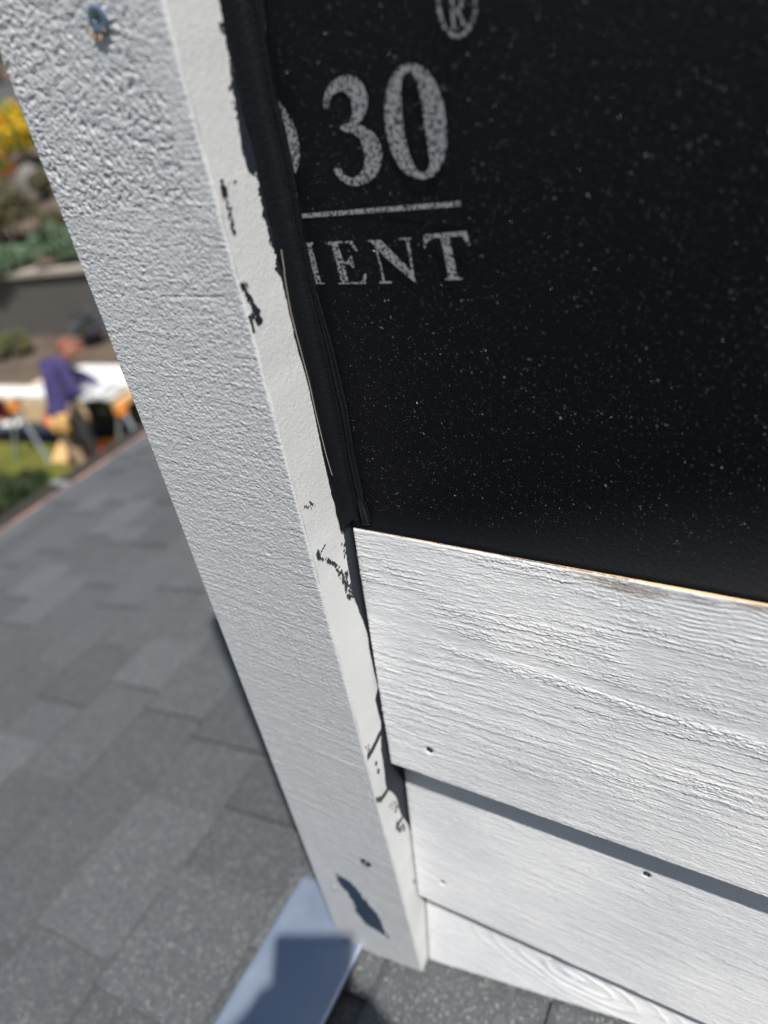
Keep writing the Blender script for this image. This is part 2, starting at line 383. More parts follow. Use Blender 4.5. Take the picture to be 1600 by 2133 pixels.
# ------------------------------------------------------------------ corner trim board
BX0, BX1 = -.2847, -.1958; BY = .2187; TOP = .545
def board_bottom(x): return -.6124 + .2475 * x
def corner_board():
    root = empty('corner_board', (-.24, BY, board_bottom(-.24)), 'tall grey primed corner trim board with rough paint, cream edge and black tar smears', 'trim board')
    # front face relief
    step = .00046
    us = np.concatenate([np.linspace(BX0, BX1, int((BX1 - BX0) / step))])
    top_f = .06
    nv = int((top_f + .69) / step)
    vs = np.concatenate([np.linspace(0, 1, nv), 1 + np.linspace(.02, 1, 120)])
    U, T = np.meshgrid(us, vs, indexing='ij')
    zb = board_bottom(U)
    Z = np.where(T <= 1, zb + (top_f - zb) * T, top_f + (TOP - top_f) * (T - 1))
    X = U.copy(); x = X * 1000; z = Z * 1000
    wx = x + 1.1 * (vn(x * .7, z * .7, 3) - .5) * 2; wz = z + 1.1 * (vn(x * .7, z * .7, 4) - .5) * 2
    # z (mm) of the ridge across the board and of the zones
    ridge = -41 + .012 * (x + 240) + 1.2 * (vn(x * .1, x * 0, 5) - .5)
    zone_top = sm(-1.5, 1.5, z - ridge)
    # coarse stipple: rounded knobs with sharp pits
    a = vn(wx * .80, wz * .66, 11); b = vn(wx * 1.5, wz * 1.25, 12); c = vn(wx * 2.6, wz * 2.3, 13)
    st = .55 * np.abs(a * 2 - 1) ** .8 + .38 * np.abs(b * 2 - 1) + .2 * c
    # finer stipple lower down, stretched across the board
    a2 = vn(wx * .8, wz * 1.7, 21); b2 = vn(wx * 1.6, wz * 2.6, 22)
    st2 = .5 * np.abs(a2 * 2 - 1) + .4 * b2
    # saw lines across
    ph = z * .55 + 1.6 * vn(x * .05, z * .12, 31) + .35 * vn(x * .8, z * .5, 32)
    saw = (ph - np.floor(ph)) * (.3 + .7 * vn(x * .08, z * .5, 33))
    ph3 = x * 1.1 + 3 * vn(x * .2, z * .02, 36)
    vert = (ph3 - np.floor(ph3)) * sm(.45, .75, vn(x * .12, z * .03, 37)) * sm(-290, -225, -x - 440 + 0 * z)
    depth = np.clip((-z) / 600, 0, 1)
    pit = sm(.38, .16, vn(wx * .95 + 40, wz * .75, 14)) + .8 * sm(.36, .18, vn(wx * 1.5 + 9, wz * 1.2, 15))
    pit2 = sm(.40, .15, vn(wx * 1.1 + 40, wz * 1.2, 16))
    fade = sm(40, 420, -z)
    colx = x * .62 + .5 * vn(x * .1, z * .02, 18); dash = sm(.50, .80, vn(x * .95 + 5, z * 2.1, 19)) * (.35 + .65 * (1 - np.abs((colx % 1) * 2 - 1)))
    sl_ = z + .10 * (x + 240) + 1.5 * vn(x * .03, z * .05, 23); streak = sm(.62, .86, vn(x * .035, sl_ * .75, 24)) - .8 * sm(.30, .12, vn(x * .04 + 7, sl_ * .6, 25))
    h = zone_top * (st * .62 - pit * .55) + (1 - zone_top) * (st2 * (.36 - .22 * fade) - pit2 * .26 * (1 - .6 * fade) + dash * (.28 - .16 * fade) + saw * .07 + vert * .16 + streak * (.09 + .05 * fade))
    # comb of fine ridges beside the right edge at the top
    comb = sm(-209 - 2 * vn(z * .1, z * 0, 17), -205, x) * zone_top * .75
    h = h * (1 - .8 * comb) + comb * (.15 * (np.abs(((z * .42 + .5 * vn(z * .3, x * .4, 41)) % 1) * 2 - 1)) ** 3 + .05 * c)
    h += .28 * np.exp(-((z - ridge) / .35) ** 2) * (.2 + .8 * vn(x * .3, z * 0, 51))
    # scored lines in the paint
    for px, py, L, dep in ((400, 617, 36, .35), (640, 1222, 18, .35), (735, 1590, 16, .3), (822, 1862, 25, .25)):
        p = atY(px, py, BY) * 1000
        d = (z - p[2]) + .35 * vn(x * .4, z * 0, 61); h -= dep * np.exp(-(d / .35) ** 2) * (np.abs(x - p[0]) < L / 2)
    for px, py in ((600, 700), (620, 1330), (700, 1440), (560, 930), (640, 1700), (760, 1760), (800, 1880), (560, 1180), (820, 1985), (690, 1560)):
        p = atY(px, py, BY) * 1000
        d = (z - p[2]) + .5 * vn(x * .2, z * 0, 62) ; h += .12 * np.exp(-(d / .3) ** 2) * sm(.3, .5, vn(x * .05 + px, z * 0, 63))
    h *= .86; h += .5 * (fbm(x * .02, z * .012, 71) - .5)
    for px, py, r in ((206, 42, 4.6), (762, 1797, 5), (695, 1851, 4)):
        p = atY(px, py, BY) * 1000; h = h * sm(.8, 1.3, np.hypot(x - p[0], z - p[2]) / r)
    edge = np.minimum(sm(0, 1.6, x - BX0 * 1000), sm(0, 1.4, BX1 * 1000 - x)); h = h * edge
    rd = np.minimum(x - BX0 * 1000, BX1 * 1000 - x); h -= 1.0 * np.clip(1 - rd / 1.0, 0, 1) ** 2
    Y = BY - h / 1000
    wob = .00025 * (vn(z * .08, z * 0, 81) - .5)
    P = np.stack([X + wob, Y, Z], -1)
    V, F = relief_slab(P, lambda q: np.stack([-.004 * (q[:, 0] > BX1 - .0006), BY + .055 - q[:, 1], q[:, 2] * 0], 1), True)
    nF1 = len(F)
    tar = np.zeros(len(V)); xx = V[:, 0] * 1000; zz = V[:, 2] * 1000  # front mask of the painted shadow, not tar
    def at2(px, py): p = atY(px, py, BY) * 1000; return p[0], p[2]
    # cast shadow sliver painted near the foot: left and right outline down the board
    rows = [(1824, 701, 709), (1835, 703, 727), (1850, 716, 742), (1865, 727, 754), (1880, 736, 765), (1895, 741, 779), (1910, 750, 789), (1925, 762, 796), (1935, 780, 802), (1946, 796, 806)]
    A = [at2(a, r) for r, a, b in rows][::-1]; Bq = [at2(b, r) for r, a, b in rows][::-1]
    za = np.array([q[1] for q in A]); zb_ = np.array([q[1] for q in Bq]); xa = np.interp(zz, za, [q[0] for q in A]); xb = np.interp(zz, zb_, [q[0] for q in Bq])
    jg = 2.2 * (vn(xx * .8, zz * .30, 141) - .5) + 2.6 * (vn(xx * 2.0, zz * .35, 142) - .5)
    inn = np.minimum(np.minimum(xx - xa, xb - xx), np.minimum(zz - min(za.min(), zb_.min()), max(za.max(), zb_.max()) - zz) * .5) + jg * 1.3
    tar = np.clip(.5 + inn * .22, 0, 1)  # front mask darkens the paint colour as a shadow, no tar here
    front_shade = tar
    # right edge face
    ys = np.linspace(BY, .262, 72); vz = np.linspace(0, 1, 1500)
    zb2 = board_bottom(BX1)
    zline = np.concatenate([zb2 + (.06 - zb2) * vz, .06 + (TOP - .06) * np.linspace(.02, 1, 60)])
    YY, ZZ = np.meshgrid(ys, zline, indexing='ij')
    y = YY * 1000; z = ZZ * 1000
    hh = .05 * fbm(y * 1.1, z * 1.1, 91) + .16 * (fbm(y * .12, z * .06, 92) - .5) + .00
    hh -= 1.0 * np.clip(1 - (y - BY * 1000) / 1.0, 0, 1) ** 2
    w2 = .00025 * (vn(ZZ * 80, ZZ * 0, 81) - .5)
    # tar coverage on the edge face
    bd = [(466, -40), (466, 0), (470, 60), (481, 130), (492, 200), (499, 235), (499, 262), (514, 300), (521, 330), (525, 348), (534, 372), (538, 400), (546, 432), (555, 470), (562, 500), (572, 535), (571, 560),
          (585, 579), (595, 622), (615, 710), (640, 797), (656, 872), (671, 947), (690, 1029), (706, 1076), (714, 1105), (719, 1135), (726, 1190), (733, 1230), (741, 1255), (753, 1286), (765, 1320), (769, 1354), (780, 1404), (787, 1431), (781, 1458),
          (793, 1505), (793, 1540), (793, 1563), (798, 1590), (802, 1624), (806, 1645), (817, 1650), (826, 1662), (834, 1694), (849, 1716), (857, 1737), (869, 1819), (877, 1859), (895, 1900), (905, 2000)]
    B = np.array([atX(a, b, BX1) for a, b in bd]) * 1000
    o = np.argsort(B[:, 2]); yb = np.interp(z, B[o, 2], B[o, 1])
    jag = 1.6 * (fbm(y * .35, z * .35, 95) - .5) + 1.0 * (vn(y * 1.2, z * 1.2, 96) - .5)
    tar2 = np.clip(.5 + (y - yb + jag * np.where(z > -72, 2.2, .45)) * .8, 0, 1)
    def spot(px, py, rz_, ry, s=1.0, noise=.0, sd=7):
        nonlocal tar2
        p = atX(px, py, BX1) * 1000; q = max(np.linalg.norm(p) / 330, .85) * 1.3
        d = np.hypot((y - p[1]) / ry / q, (z - p[2]) / rz_ / q)
        g = np.clip(s * (1.3 - .8 * d), 0, 1) - max(noise, .18) * vn(y * 2.2, z * .8, sd) ; tar2 = np.maximum(tar2, np.clip(g, 0, 1))
    def stroke(pts, r, s=1.0, noise=.0):
        if noise > .25:
            rr = random.Random(int(pts[0][0] * 7 + pts[0][1]))
            for (a, b), (c, d) in zip(pts, pts[1:]):
                for i in range(int(math.hypot(c - a, d - b) / 1.6) + 4):
                    u = rr.random(); k = rr.uniform(.12, .55) * r; g = rr.gauss(0, 1) * 2.6 * r
                    spot(a + (c - a) * u + g, b + (d - b) * u + g * .3 + rr.gauss(0, 2), k * rr.uniform(.8, 2.2), k, min(1, s + .1), .25, i % 5)
            return
        for (a, b), (c, d) in zip(pts, pts[1:]):
            n = max(2, int(math.hypot(c - a, d - b) / 5))
            for i in range(n + 1): spot(a + (c - a) * i / n, b + (d - b) * i / n, r, r, s, noise)
    spot(466, 398, 2.8, 2.0); spot(462, 378, 1.0, 1.0); stroke([(478, 382), (492, 378)], .9, .8, .4)
    stroke([(474, 415), (480, 455), (487, 490)], 1.2, .75, .55)
    spot(508, 598, 2.6, 2.6, .95, .45); stroke([(512, 608), (530, 645), (540, 675)], 2.2, .85, .6); stroke([(520, 660), (528, 690)], .9, .95, .1)
    stroke([(640, 1058), (655, 1048)], 1.6, .7, .5)
    spot(663, 1156, 2.6, 1.4); stroke([(670, 1148), (676, 1136)], .6)
    stroke([(672, 1164), (698, 1175), (715, 1200), (734, 1245)], 2.3, .82, .6)
    stroke([(716, 1132), (721, 1165)], 1.2, .9, .3)
    stroke([(768, 1574), (778, 1556), (795, 1520)], 1.5, 1.0, .15); stroke([(766, 1552), (770, 1570)], 1.0, .95, .3)
    spot(783, 1590, 1.2, .8); spot(788, 1606, 1.5, .9); stroke([(779, 1668), (795, 1664), (806, 1648)], 1.3)
    stroke([(822, 1668), (822, 1690)], 1.5, .8, .5); stroke([(832, 1705), (832, 1728)], 1.8, .9, .4); spot(862, 1836, 3, 1, .6)
    stroke([(465, 15), (468, 40), (472, 60)], 1.2, .85, .5); stroke([(462, 55), (478, 95), (486, 120)], 1.3, .85, .5); stroke([(486, 150), (492, 200)], 1.8, .95, .5); stroke([(494, 205), (508, 262)], 2.0, 1.0, .3); stroke([(505, 262), (512, 310), (524, 350)], 2.2, 1.1, .2); stroke([(470, 20), (476, 60), (486, 110), (490, 160), (500, 235)], 1.6, .95, .55)
    hh += .12 * sm(.4, .6, tar2)
    P2 = np.stack([BX1 + hh / 1000 + w2, YY, ZZ], -1)
    o2 = len(V)
    V2 = P2.reshape(-1, 3); F2 = grid_faces(P2.shape[0], P2.shape[1], o2, False)
    me = mesh_from('board', np.concatenate([V, V2]), np.concatenate([F, F2]), False, np.concatenate([np.zeros(nF1), np.ones(len(F2))]))
    me.polygons.foreach_set('use_smooth', np.ones(len(me.polygons), bool))
    a = me.attributes.new('tar', 'FLOAT', 'POINT'); a.data.foreach_set('value', np.concatenate([front_shade, tar2.reshape(-1)]).astype(np.float32))  # painted shadow on the front, tar on the edge
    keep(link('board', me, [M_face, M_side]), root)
    return root
CB = corner_board()

def screw(px, py, plane_y, r, parent, proud=.0008, tilt=(0, 0), name='screw', mat=None):
    p = Vector(atY(px, py, plane_y)); s = empty_mesh = MB()
    prof = [(r * .30, -.0006), (r * .34, .0001), (r * .75, .0004), (r * .97, .0001), (r, -.0005), (r * .8, -.0018), (r * .4, -.004)]
    n = 20; V = []; F = []
    for a, b in prof:
        for k in range(n):
            w = 2 * math.pi * k / n; rr = a * (1 - .35 * (k % 5 == 0)) if a < r * .32 else a
            V.append((p.x + rr * math.cos(w) + b * tilt[0], p.y - proud - b + rr * math.cos(w) * tilt[0] + rr * math.sin(w) * tilt[1], p.z + rr * math.sin(w)))
    for i in range(len(prof) - 1):
        for k in range(n): F.append((i * n + k, i * n + (k + 1) % n, (i + 1) * n + (k + 1) % n, (i + 1) * n + k))
    F.append(tuple(range(n)))
    V.append((p.x, p.y - proud + .0010, p.z))
    s.add(V, F)
    return keep(s.build(name, mat or M_zinc, smooth=False), parent)
SC = screw(206, 42, BY - .0012, .0044, CB, .0006, (.05, -.10))
tear = MB(); tp = Vector(atY(200, 62, BY - .0006))
for k in range(9):
    a = -2.9 + k * .32; b = Vector((math.cos(a) * .0048, -.0006 - .0006 * (k % 2), math.sin(a) * .0048)); c = b * (1.25 + .25 * random.random())
    q = Vector((math.cos(a + .25) * .0045, -.0002, math.sin(a + .25) * .0045))
    tear.add([tp + Vector((.0008, 0, .0028)) + v for v in (b * .8, q * .8, c)], [(0, 1, 2)])
tear.build('torn_wood', M_raw, SC)
M_dz = plain('weathered_screw', (.07, .08, .09), .3, .3, 900, .6, .5)
screw(762, 1797, BY - .0002, .0046, CB, .0003, mat=M_dz)
screw(695, 1851, BY - .0002, .0028, CB, .0002, mat=M_steel)

# ------------------------------------------------------------------ building paper, tape and the siding
FY = .2600
def felt():
    root = empty('building_paper', (.3, FY, -.2), 'black asphalt building felt with grey lettering, above the white siding', 'building paper')
    xs = np.concatenate([np.arange(-.1955, .10, .0012), np.linspace(.105, 1.4, 60)]); zs = np.concatenate([np.arange(-.2195, .08, .0012), np.linspace(.085, TOP, 40)])
    X, Z = np.meshgrid(xs, zs, indexing='ij')
    tilt_r = sm(-.18, .05, X)
    bl = .016 + .046 * tilt_r; bend = np.clip((bl - .2150 - Z) / bl, 0, 1)
    Y = FY + .018 * tilt_r - (.0038 + .0182 * tilt_r) * bend ** 2.6
    Y = Y - .00035 * (fbm(X * 30, Z * 22, 5) - .5) * 2 * (1 - bend)
    P = np.stack([X, Y, Z], -1); V, F = relief_slab(P, (0, .0012, 0), True)
    keep(link('felt_sheet', mesh_from('felt_sheet', V, F, True), M_felt), root)
    # loose mineral specks in the felt
    V = []; F = []
    for i in range(24000):
        x = rng.uniform(-.184, .10); z = rng.uniform(-.205, .06); tr = float(sm(-.18, .05, np.array(x))); bl = .016 + .046 * tr; b = min(max((bl - .2150 - z) / bl, 0), 1)
        y = FY + .018 * tr - (.0038 + .0182 * tr) * b ** 2.6 - .0005
        s = float(rng.choice([.00002, .000032, .00005, .00009], p=[.58, .35, .068, .002])); L = s * rng.uniform(1.2, 9)
        a = rng.normal(-.75, .3); ca, sa = math.cos(a), math.sin(a); n1, n2 = rng.normal(0, .5, 2)
        o = len(V)
        for u, v in ((-L, -s), (L, -s), (L, s), (-L, s)):
            V.append((x + u * ca - v * sa, y + u * n1 + v * n2, z + u * sa + v * ca))
        F.append((o, o + 1, o + 2, o + 3))
    k = keep(link('mineral_specks', mesh_from('mineral_specks', V, F), M_speck), root); k['kind'] = 'stuff'
    # lettering, each character a flat printed shape on the sheet
    cnt = [0]; glyph_y = FY + .0003
    def glyph(name, polys, sx, ox, oy, ring=None):
        V = []; F = []
        for poly in polys:
            o = len(V); cnt[0] += 1; yy = glyph_y - .00055 - .00002 * (cnt[0] % 9)
            for a, b in poly: V.append(tuple(atY(ox + a / sx, oy + b / sx, yy)))
            F.append(list(range(o, o + len(poly))))
        if ring:
            A, B = ring; n = 72; yy = glyph_y - .0006
            def res(P):
                P = np.array(P + [P[0]], float); d = np.r_[0, np.cumsum(np.hypot(*np.diff(P, axis=0).T))]; t = np.linspace(0, d[-1], n, endpoint=False)
                return np.c_[np.interp(t, d, P[:, 0]), np.interp(t, d, P[:, 1])]
            o = len(V); A = res(A); B = res(B)
            for P in (A, B):
                for a, b in P: V.append(tuple(atY(ox + a / sx, oy + b / sx, yy)))
            for i in range(n): F.append([o + i, o + (i + 1) % n, o + n + (i + 1) % n, o + n + i])
        me = mesh_from(name, V, F)
        bm = bmesh.new(); bm.from_mesh(me); bmesh.ops.triangulate(bm, faces=[f for f in bm.faces if len(f.verts) > 4], ngon_method='EAR_CLIP'); bm.to_mesh(me); bm.free()
        keep(link(name, me, M_ink), root)
    s3 = 2.6667
    glyph('printed_digit', [[(735, 600), (730, 560), (743, 510), (772, 458), (818, 427), (870, 417), (920, 435), (955, 478), (974, 540), (972, 600), (953, 655), (915, 692), (960, 705), (1010, 740), (1042, 790), (1056, 850), (1048, 920), (1020, 980), (970, 1020), (910, 1034), (860, 1022), (815, 990), (788, 950),
        (795, 935), (825, 938), (850, 975), (885, 990), (925, 975), (955, 935), (962, 880), (952, 815), (930, 765), (895, 738), (855, 733), (818, 710), (835, 695), (868, 688), (885, 660), (892, 610), (885, 560), (862, 518), (828, 503), (785, 522), (765, 560), (755, 602)]], s3, 400, 0)
    glyph('printed_digit', [], s3, 400, 0, ([(1205, 350), (1150, 370), (1105, 430), (1078, 520), (1068, 620), (1080, 740), (1110, 850), (1160, 940), (1220, 985), (1285, 997), (1350, 975), (1395, 900), (1415, 800), (1412, 680), (1395, 570), (1360, 470), (1310, 395), (1260, 360)],
        [(1207, 398), (1180, 412), (1162, 450), (1160, 560), (1168, 660), (1183, 760), (1208, 860), (1238, 930), (1265, 957), (1282, 961), (1300, 955), (1318, 920), (1320, 890), (1308, 790), (1290, 680), (1275, 560), (1255, 465), (1232, 412)]))
    glyph('printed_letter', [[(380, 440), (440, 500), (520, 610), (570, 700), (595, 800), (600, 860), (588, 930), (562, 990), (548, 900), (530, 800), (505, 690), (475, 590), (430, 520)]], s3, 400, 0)
    glyph('printed_rule', [[(480, 1198), (1490, 1117), (1492, 1145), (480, 1222)]], s3, 400, 0)
    s5 = 4.2105
    glyph('printed_letter', [[(50, 443), (135, 441), (136, 456), (122, 466), (205, 790), (240, 798), (238, 808), (150, 808), (65, 470)], [(-60, 452), (60, 445), (66, 470), (-40, 800)]], s5, 620, 400)
    glyph('printed_letter', [[(240, 437), (480, 428), (528, 520), (515, 524), (462, 460), (438, 446), (348, 450), (405, 613), (438, 608), (462, 560), (475, 563), (498, 665), (485, 668), (458, 632), (412, 634), (445, 788), (520, 793), (560, 775), (590, 713), (605, 718), (598, 806), (350, 808), (380, 790), (300, 470), (245, 452)]], s5, 620, 400)
    glyph('printed_letter', [[(610, 425), (725, 418), (1000, 690), (1045, 802), (1000, 770), (765, 570), (690, 480), (645, 442)], [(680, 476), (698, 490), (768, 780), (826, 784), (826, 799), (715, 802), (716, 788), (746, 782)],
        [(880, 404), (1000, 398), (1000, 412), (975, 418), (1026, 740), (1002, 705), (950, 420), (885, 418)]], s5, 620, 400)
    glyph('printed_letter', [[(1105, 374), (1480, 342), (1515, 468), (1500, 468), (1440, 385), (1330, 392), (1402, 748), (1445, 752), (1445, 768), (1290, 778), (1290, 764), (1322, 752), (1255, 398), (1175, 408), (1128, 450), (1122, 492), (1110, 492)]], s5, 620, 400)
    cx, cy = 826, 35; n = 28
    s4 = 11.43; an = [2 * math.pi * i / n for i in range(n)]
    glyph('printed_mark', [[(645, -330), (730, -330), (775, 640), (860, 645), (855, 680), (665, 690), (665, 655), (700, 640)], [(735, -330), (900, -300), (985, -180), (985, 60), (940, 190), (850, 240), (765, 245), (764, 190), (840, 175), (885, 110), (900, -60), (880, -210), (840, -270), (735, -280)],
        [(800, 240), (880, 250), (1010, 560), (1090, 590), (1085, 630), (965, 620), (935, 560)]], s4, 880, 0,
        ([(cx + 480 * math.cos(a) * 1.0, cy + 130 - 130 + (900 * .98) * math.sin(a)) for a in an], [(cx + 395 * math.cos(a), cy + (900 * .98 - 105) * math.sin(a)) for a in an]))
felt()

def tape():
    root = empty('flashing_tape', (-.19, FY, -.21), 'narrow black rubbery flashing tape folded along the inside corner beside the trim board', 'flashing tape')
    zs = np.concatenate([np.arange(-.2125, .08, .0012), np.linspace(.09, TOP - .01, 40)])
    prof = [(-.1951, .2468), (-.1949, .2466), (-.1947, .2472), (-.1948, .2520), (-.1944, .2562), (-.1932, .2580), (-.1905, .2584), (-.1893, .2583), (-.1887, .2590), (-.1882, .2583), (-.1874, .2578), (-.1866, .2582), (-.1862, .2590), (-.1857, .2584), (-.1851, .2582), (-.1846, .2588), (-.1842, .2597)]
    n = len(prof); pr = np.array(prof)
    Zg = zs[None, :].repeat(n, 0); X = pr[:, 0][:, None] + 0 * Zg; Y = pr[:, 1][:, None] + 0 * Zg
    u = np.linspace(0, 1, n)[:, None]
    w = (vn(zs * 40, zs * 0, 3) - .5)[None, :]; w2 = (vn(zs * 180, zs * 0, 4) - .5)[None, :]; w3 = (vn(zs * 22, zs * 0, 8) - .5)[None, :]
    X = X + u * (w * .0016 + w2 * .0003) + (u > .5) * w3 * .0010
    Y = Y + (1 - u) ** 3 * (w * .0022 + w2 * .0010) - .0003 * np.sin(u * 9 + w3 * 6) * (u > .2)
    lift = sm(-.06, -.09, Zg) * (1 - sm(-.175, -.19, Zg)) * 1.0
    X = X + (u < .12) * lift * .0006
    # rolls outwards over the top of the first board
    edge_z = np.array([.019, .0044, -.0119, -.0246, -.0394, -.0544, -.0661, -.0837, -.1115, -.1438, -.172, -.2091])[::-1]
    edge_x = np.array([-.1854, -.1871, -.1878, -.1873, -.1872, -.1881, -.1887, -.1882, -.1857, -.1845, -.1862, -.185])[::-1]
    f = (np.interp(Zg, edge_z, edge_x) + .1951) / (.1951 - .1842); X = -.1951 + (X + .1951) * f
    roll = sm(-.196, -.2125, Zg) * sm(.3, .6, u); Y = Y - roll * .0034
    X = X + sm(-.200, -.2125, Zg) * u * .0030
    P = np.stack([X, Y, Zg], -1)
    V, F = relief_slab(P, (.0003, .0010, 0), False)
    keep(link('tape', mesh_from('tape', V, F, True), M_tape), root)
    # pale strip standing in for the highlight along its lifted edge
    pts = [Vector(atX(a, b, -.1936)) for a, b in ((586, 520), (592, 560), (593, 574), (597, 600), (606, 650), (620, 705), (632, 750), (645, 800), (658, 860), (670, 910), (680, 950), (692, 990))]
    pts = [p + Vector((0, 0, 0)) for p in pts]
    rb = MB(); 
    for a, b in zip(pts, pts[1:]):
        rb.beam(a, b, .00012, .0005)
    keep(rb.build('edge_highlight', plain('pale_highlight', (.30, .28, .24), .3)), root)
    return root
tape()
# black dabs where the tape ends over the siding corner
gap = MB()
def siding_y(z, a, b): return a[0] + (b[0] - a[0]) * (z - a[1]) / (b[1] - a[1])
profs = [((.2554, -.2165), (.2407, -.4030)), ((.2556, -.4000), (.2359, -.5650)), ((.2508, -.5500), (.2242, -.690))]
def siding(i, label, amp, x_fine):
    (y0, z0), (y1, z1) = profs[i]
    step = .0005 if i < 2 else .0006
    xs = np.concatenate([np.arange(-.1940, x_fine, step), np.linspace(x_fine + .004, 1.35, 70)])
    T = np.linspace(0, 1, int((z0 - z1) / step))
    X, TT = np.meshgrid(xs, T, indexing='ij')
    zbot = np.full_like(X, z1)
    if i == 2: zbot = np.minimum(rz(X) + .0135, z0 - .002)
    Z = z0 + (zbot - z0) * TT
    slope = (y1 - y0) / (z1 - z0)
    if i == 1: slope = (.2516 - .2359) / (-.4387 + .5648)
    Yb = y0 + slope * (Z - z0) if i != 1 else .2359 + slope * (Z + .5648)
    x = X * 1000; z = Z * 1000
    wz = z + .18 * 0
    diag = z + .055 * (x + 195) * 0
    if i == 0:
        # grain density zones
        zone = sm(.35, .65, fbm(x * .012, z * .05, 101))
        wv = 2.2 * (fbm(x * .010, z * .05, 102) - .5) + .55 * (vn(x * .10, z * .3, 103) - .5) + .45 * (vn(x * .45, z * .5, 104) - .5) + .40 * (vn(x * 1.1, z * .9, 105) - .5)
        ph = z * .56 + wv * 1.0
        fr = ph - np.floor(ph); rid = hash2(np.floor(ph), np.floor(x * .0 + 0), 5)
        lenm = sm(.30, .62, vn(x * .07 + rid * 50, np.floor(ph) * 1.7, 106))
        saw = (1 - fr) ** 1.2 * lenm
        ph2 = z * 1.15 + wv * 1.2 + .8 * vn(x * .25, z * .8, 108); fr2 = 1 - (ph2 - np.floor(ph2))
        mid = np.exp(-((z + 283 + .045 * (x + 190)) / 17) ** 2)
        zf = sm(-215, -240, z) * 1.0
        strength = .55 + .5 * zone
        low = sm(-320, -395, z)
        h = (.46 * saw + .26 * fr2 * (.35 + zone)) * strength * (1 - .55 * low) + .16 * np.abs(vn(x * .9, z * 1.7, 140) * 2 - 1)
        # torn grain along the middle
        crack = vn(x * .35, z * .9, 120) * .6 + vn(x * .9, z * 1.6, 121) * .4
        zc = -283 - .060 * (x + 190) + 3 * (vn(x * .03, z * 0, 122) - .5)
        m2 = np.exp(-((z - zc) / 4.0) ** 2) * sm(.25, .6, vn(x * .03, z * 0 + 3, 123)); h += m2 * (1.0 * crack - .25)
        zc2 = zc + 7; h = h * (1 - .75 * np.exp(-((z - zc2) / 3.2) ** 2))
        h -= .5 * np.exp(-((z - zc - 2.6) / .5) ** 2) * sm(.4, .6, vn(x * .02, z * 0 + 9, 124))
        # band-saw marks across at the right end and stipple near the top edge
        bs = sm(-35, -22, x) * sm(-262, -240, z)
        h = h * (1 - .5 * bs) + bs * .30 * (1 - np.abs(((z * .38 + 1.1 * vn(x * .1, z * .1, 131) + .25 * vn(x * 1.1, z * .8, 132)) % 1) * 2 - 1)) ** 1.3
        sand = np.exp(-(((x + 38) / 9) ** 2 + ((z + 262) / 13) ** 2)); h = h * (1 - .85 * sand)
        h += .10 * fbm(x * .9, z * 1.3, 133); big = z * .155 + .35 * wv; fb = big - np.floor(big); h += .34 * (1 - fb) ** 2 * sm(-285, -300, z + .045 * (x + 190)) * sm(.25, .5, vn(x * .02, np.floor(big) * 3.1, 144)) * (1 - .5 * low)
        # fine scratches
        for k in range(26):
            r1 = random.Random(900 + k); px = r1.uniform(-185, 10); pz = r1.uniform(-380, -222); a = r1.uniform(-1.3, 1.9); L = r1.uniform(1.5, 5)
            u = (x - px) * math.cos(a) + (z - pz) * math.sin(a); v = -(x - px) * math.sin(a) + (z - pz) * math.cos(a)
            m = (np.abs(u) < L) & (np.abs(v) < 1.2); h[m] -= .22 * np.exp(-(v[m] / .28) ** 2)
    else:
        wv = 2.2 * (fbm(x * .012, z * .05, 201 + i) - .5) + .35 * (vn(x * .3, z * .6, 203) - .5) + .15 * (vn(x * 1.1, z * .9, 204) - .5)
        if i == 2:
            cxg, czg = on_board(2, 1200, 2035)[[0, 2]] * 1000
            rr = np.hypot((x - cxg) * .34, (z - czg) * 1.0 + .12 * (x - cxg)); wv = wv + 6 * np.exp(-(rr / 16) ** 2)
        ph = z * .62 + wv; fr = ph - np.floor(ph)
        rid = hash2(np.floor(ph), np.zeros_like(ph), 6)
        h = .24 * (1 - fr) ** 1.3 * sm(.3, .6, vn(x * .05 + rid * 40, np.floor(ph) * 1.3, 206)) + .09 * fbm(x * .6, z * 1.6, 207)
        big = z * .11 + wv * .6 + .010 * x; fb = big - np.floor(big); h += .26 * (1 - fb) ** 2 * sm(.4, .6, vn(x * .03, np.floor(big) + 0 * x, 209))
        if i == 2: h += 1.1 * (1 - np.abs(((rr / 6.5 + .4 * vn(x * .06, z * .1, 215)) % 1) * 2 - 1)) ** 3 * np.exp(-(rr / 26) ** 2)
    h *= amp * .86
    h += .35 * (fbm(x * .012, z * .02, 300 + i) - .5)
    rd = np.minimum((TT) * (z0 - zbot), (1 - TT) * (z0 - zbot)) * 1000
    h -= .8 * np.clip(1 - rd / 1.1, 0, 1) ** 2
    endw = .25 * (vn(z * .9, z * 0, 310) - .5) + .35 * (vn(z * .25, z * 0, 311) - .5)
    X = X + endw / 1000 * (np.clip(1 - (X - X.min()) / .002, 0, 1))
    rdx = (X - xs[0]) * 1000; h -= .5 * np.clip(1 - rdx / .8, 0, 1) ** 2
    stain = np.zeros_like(X)
    def pt(px, py):
        p = on_board(i, px, py); return p[0] * 1000, p[2] * 1000
    if i == 0:
        for px, py, rx, rzz, s in ((1320, 1228, 26, 5, .62), (1250, 1205, 22, 4, .55), (1450, 1250, 20, 4, .5), (1580, 1265, 20, 5, .55), (1195, 1190, 18, 4, .45), (1010, 1555, 3, 3, .42)):
            cx, cz = pt(px, py); stain = np.maximum(stain, 1.35 * s * np.exp(-(((x - cx) / rx) ** 2 + ((z - cz) / rzz) ** 2)))
    holes = {0: [(895, 1563, 2.6)], 1: [(1347, 1822, 2.6), (922, 1838, 2.2)], 2: []}[i]
    Y = Yb - h / 1000
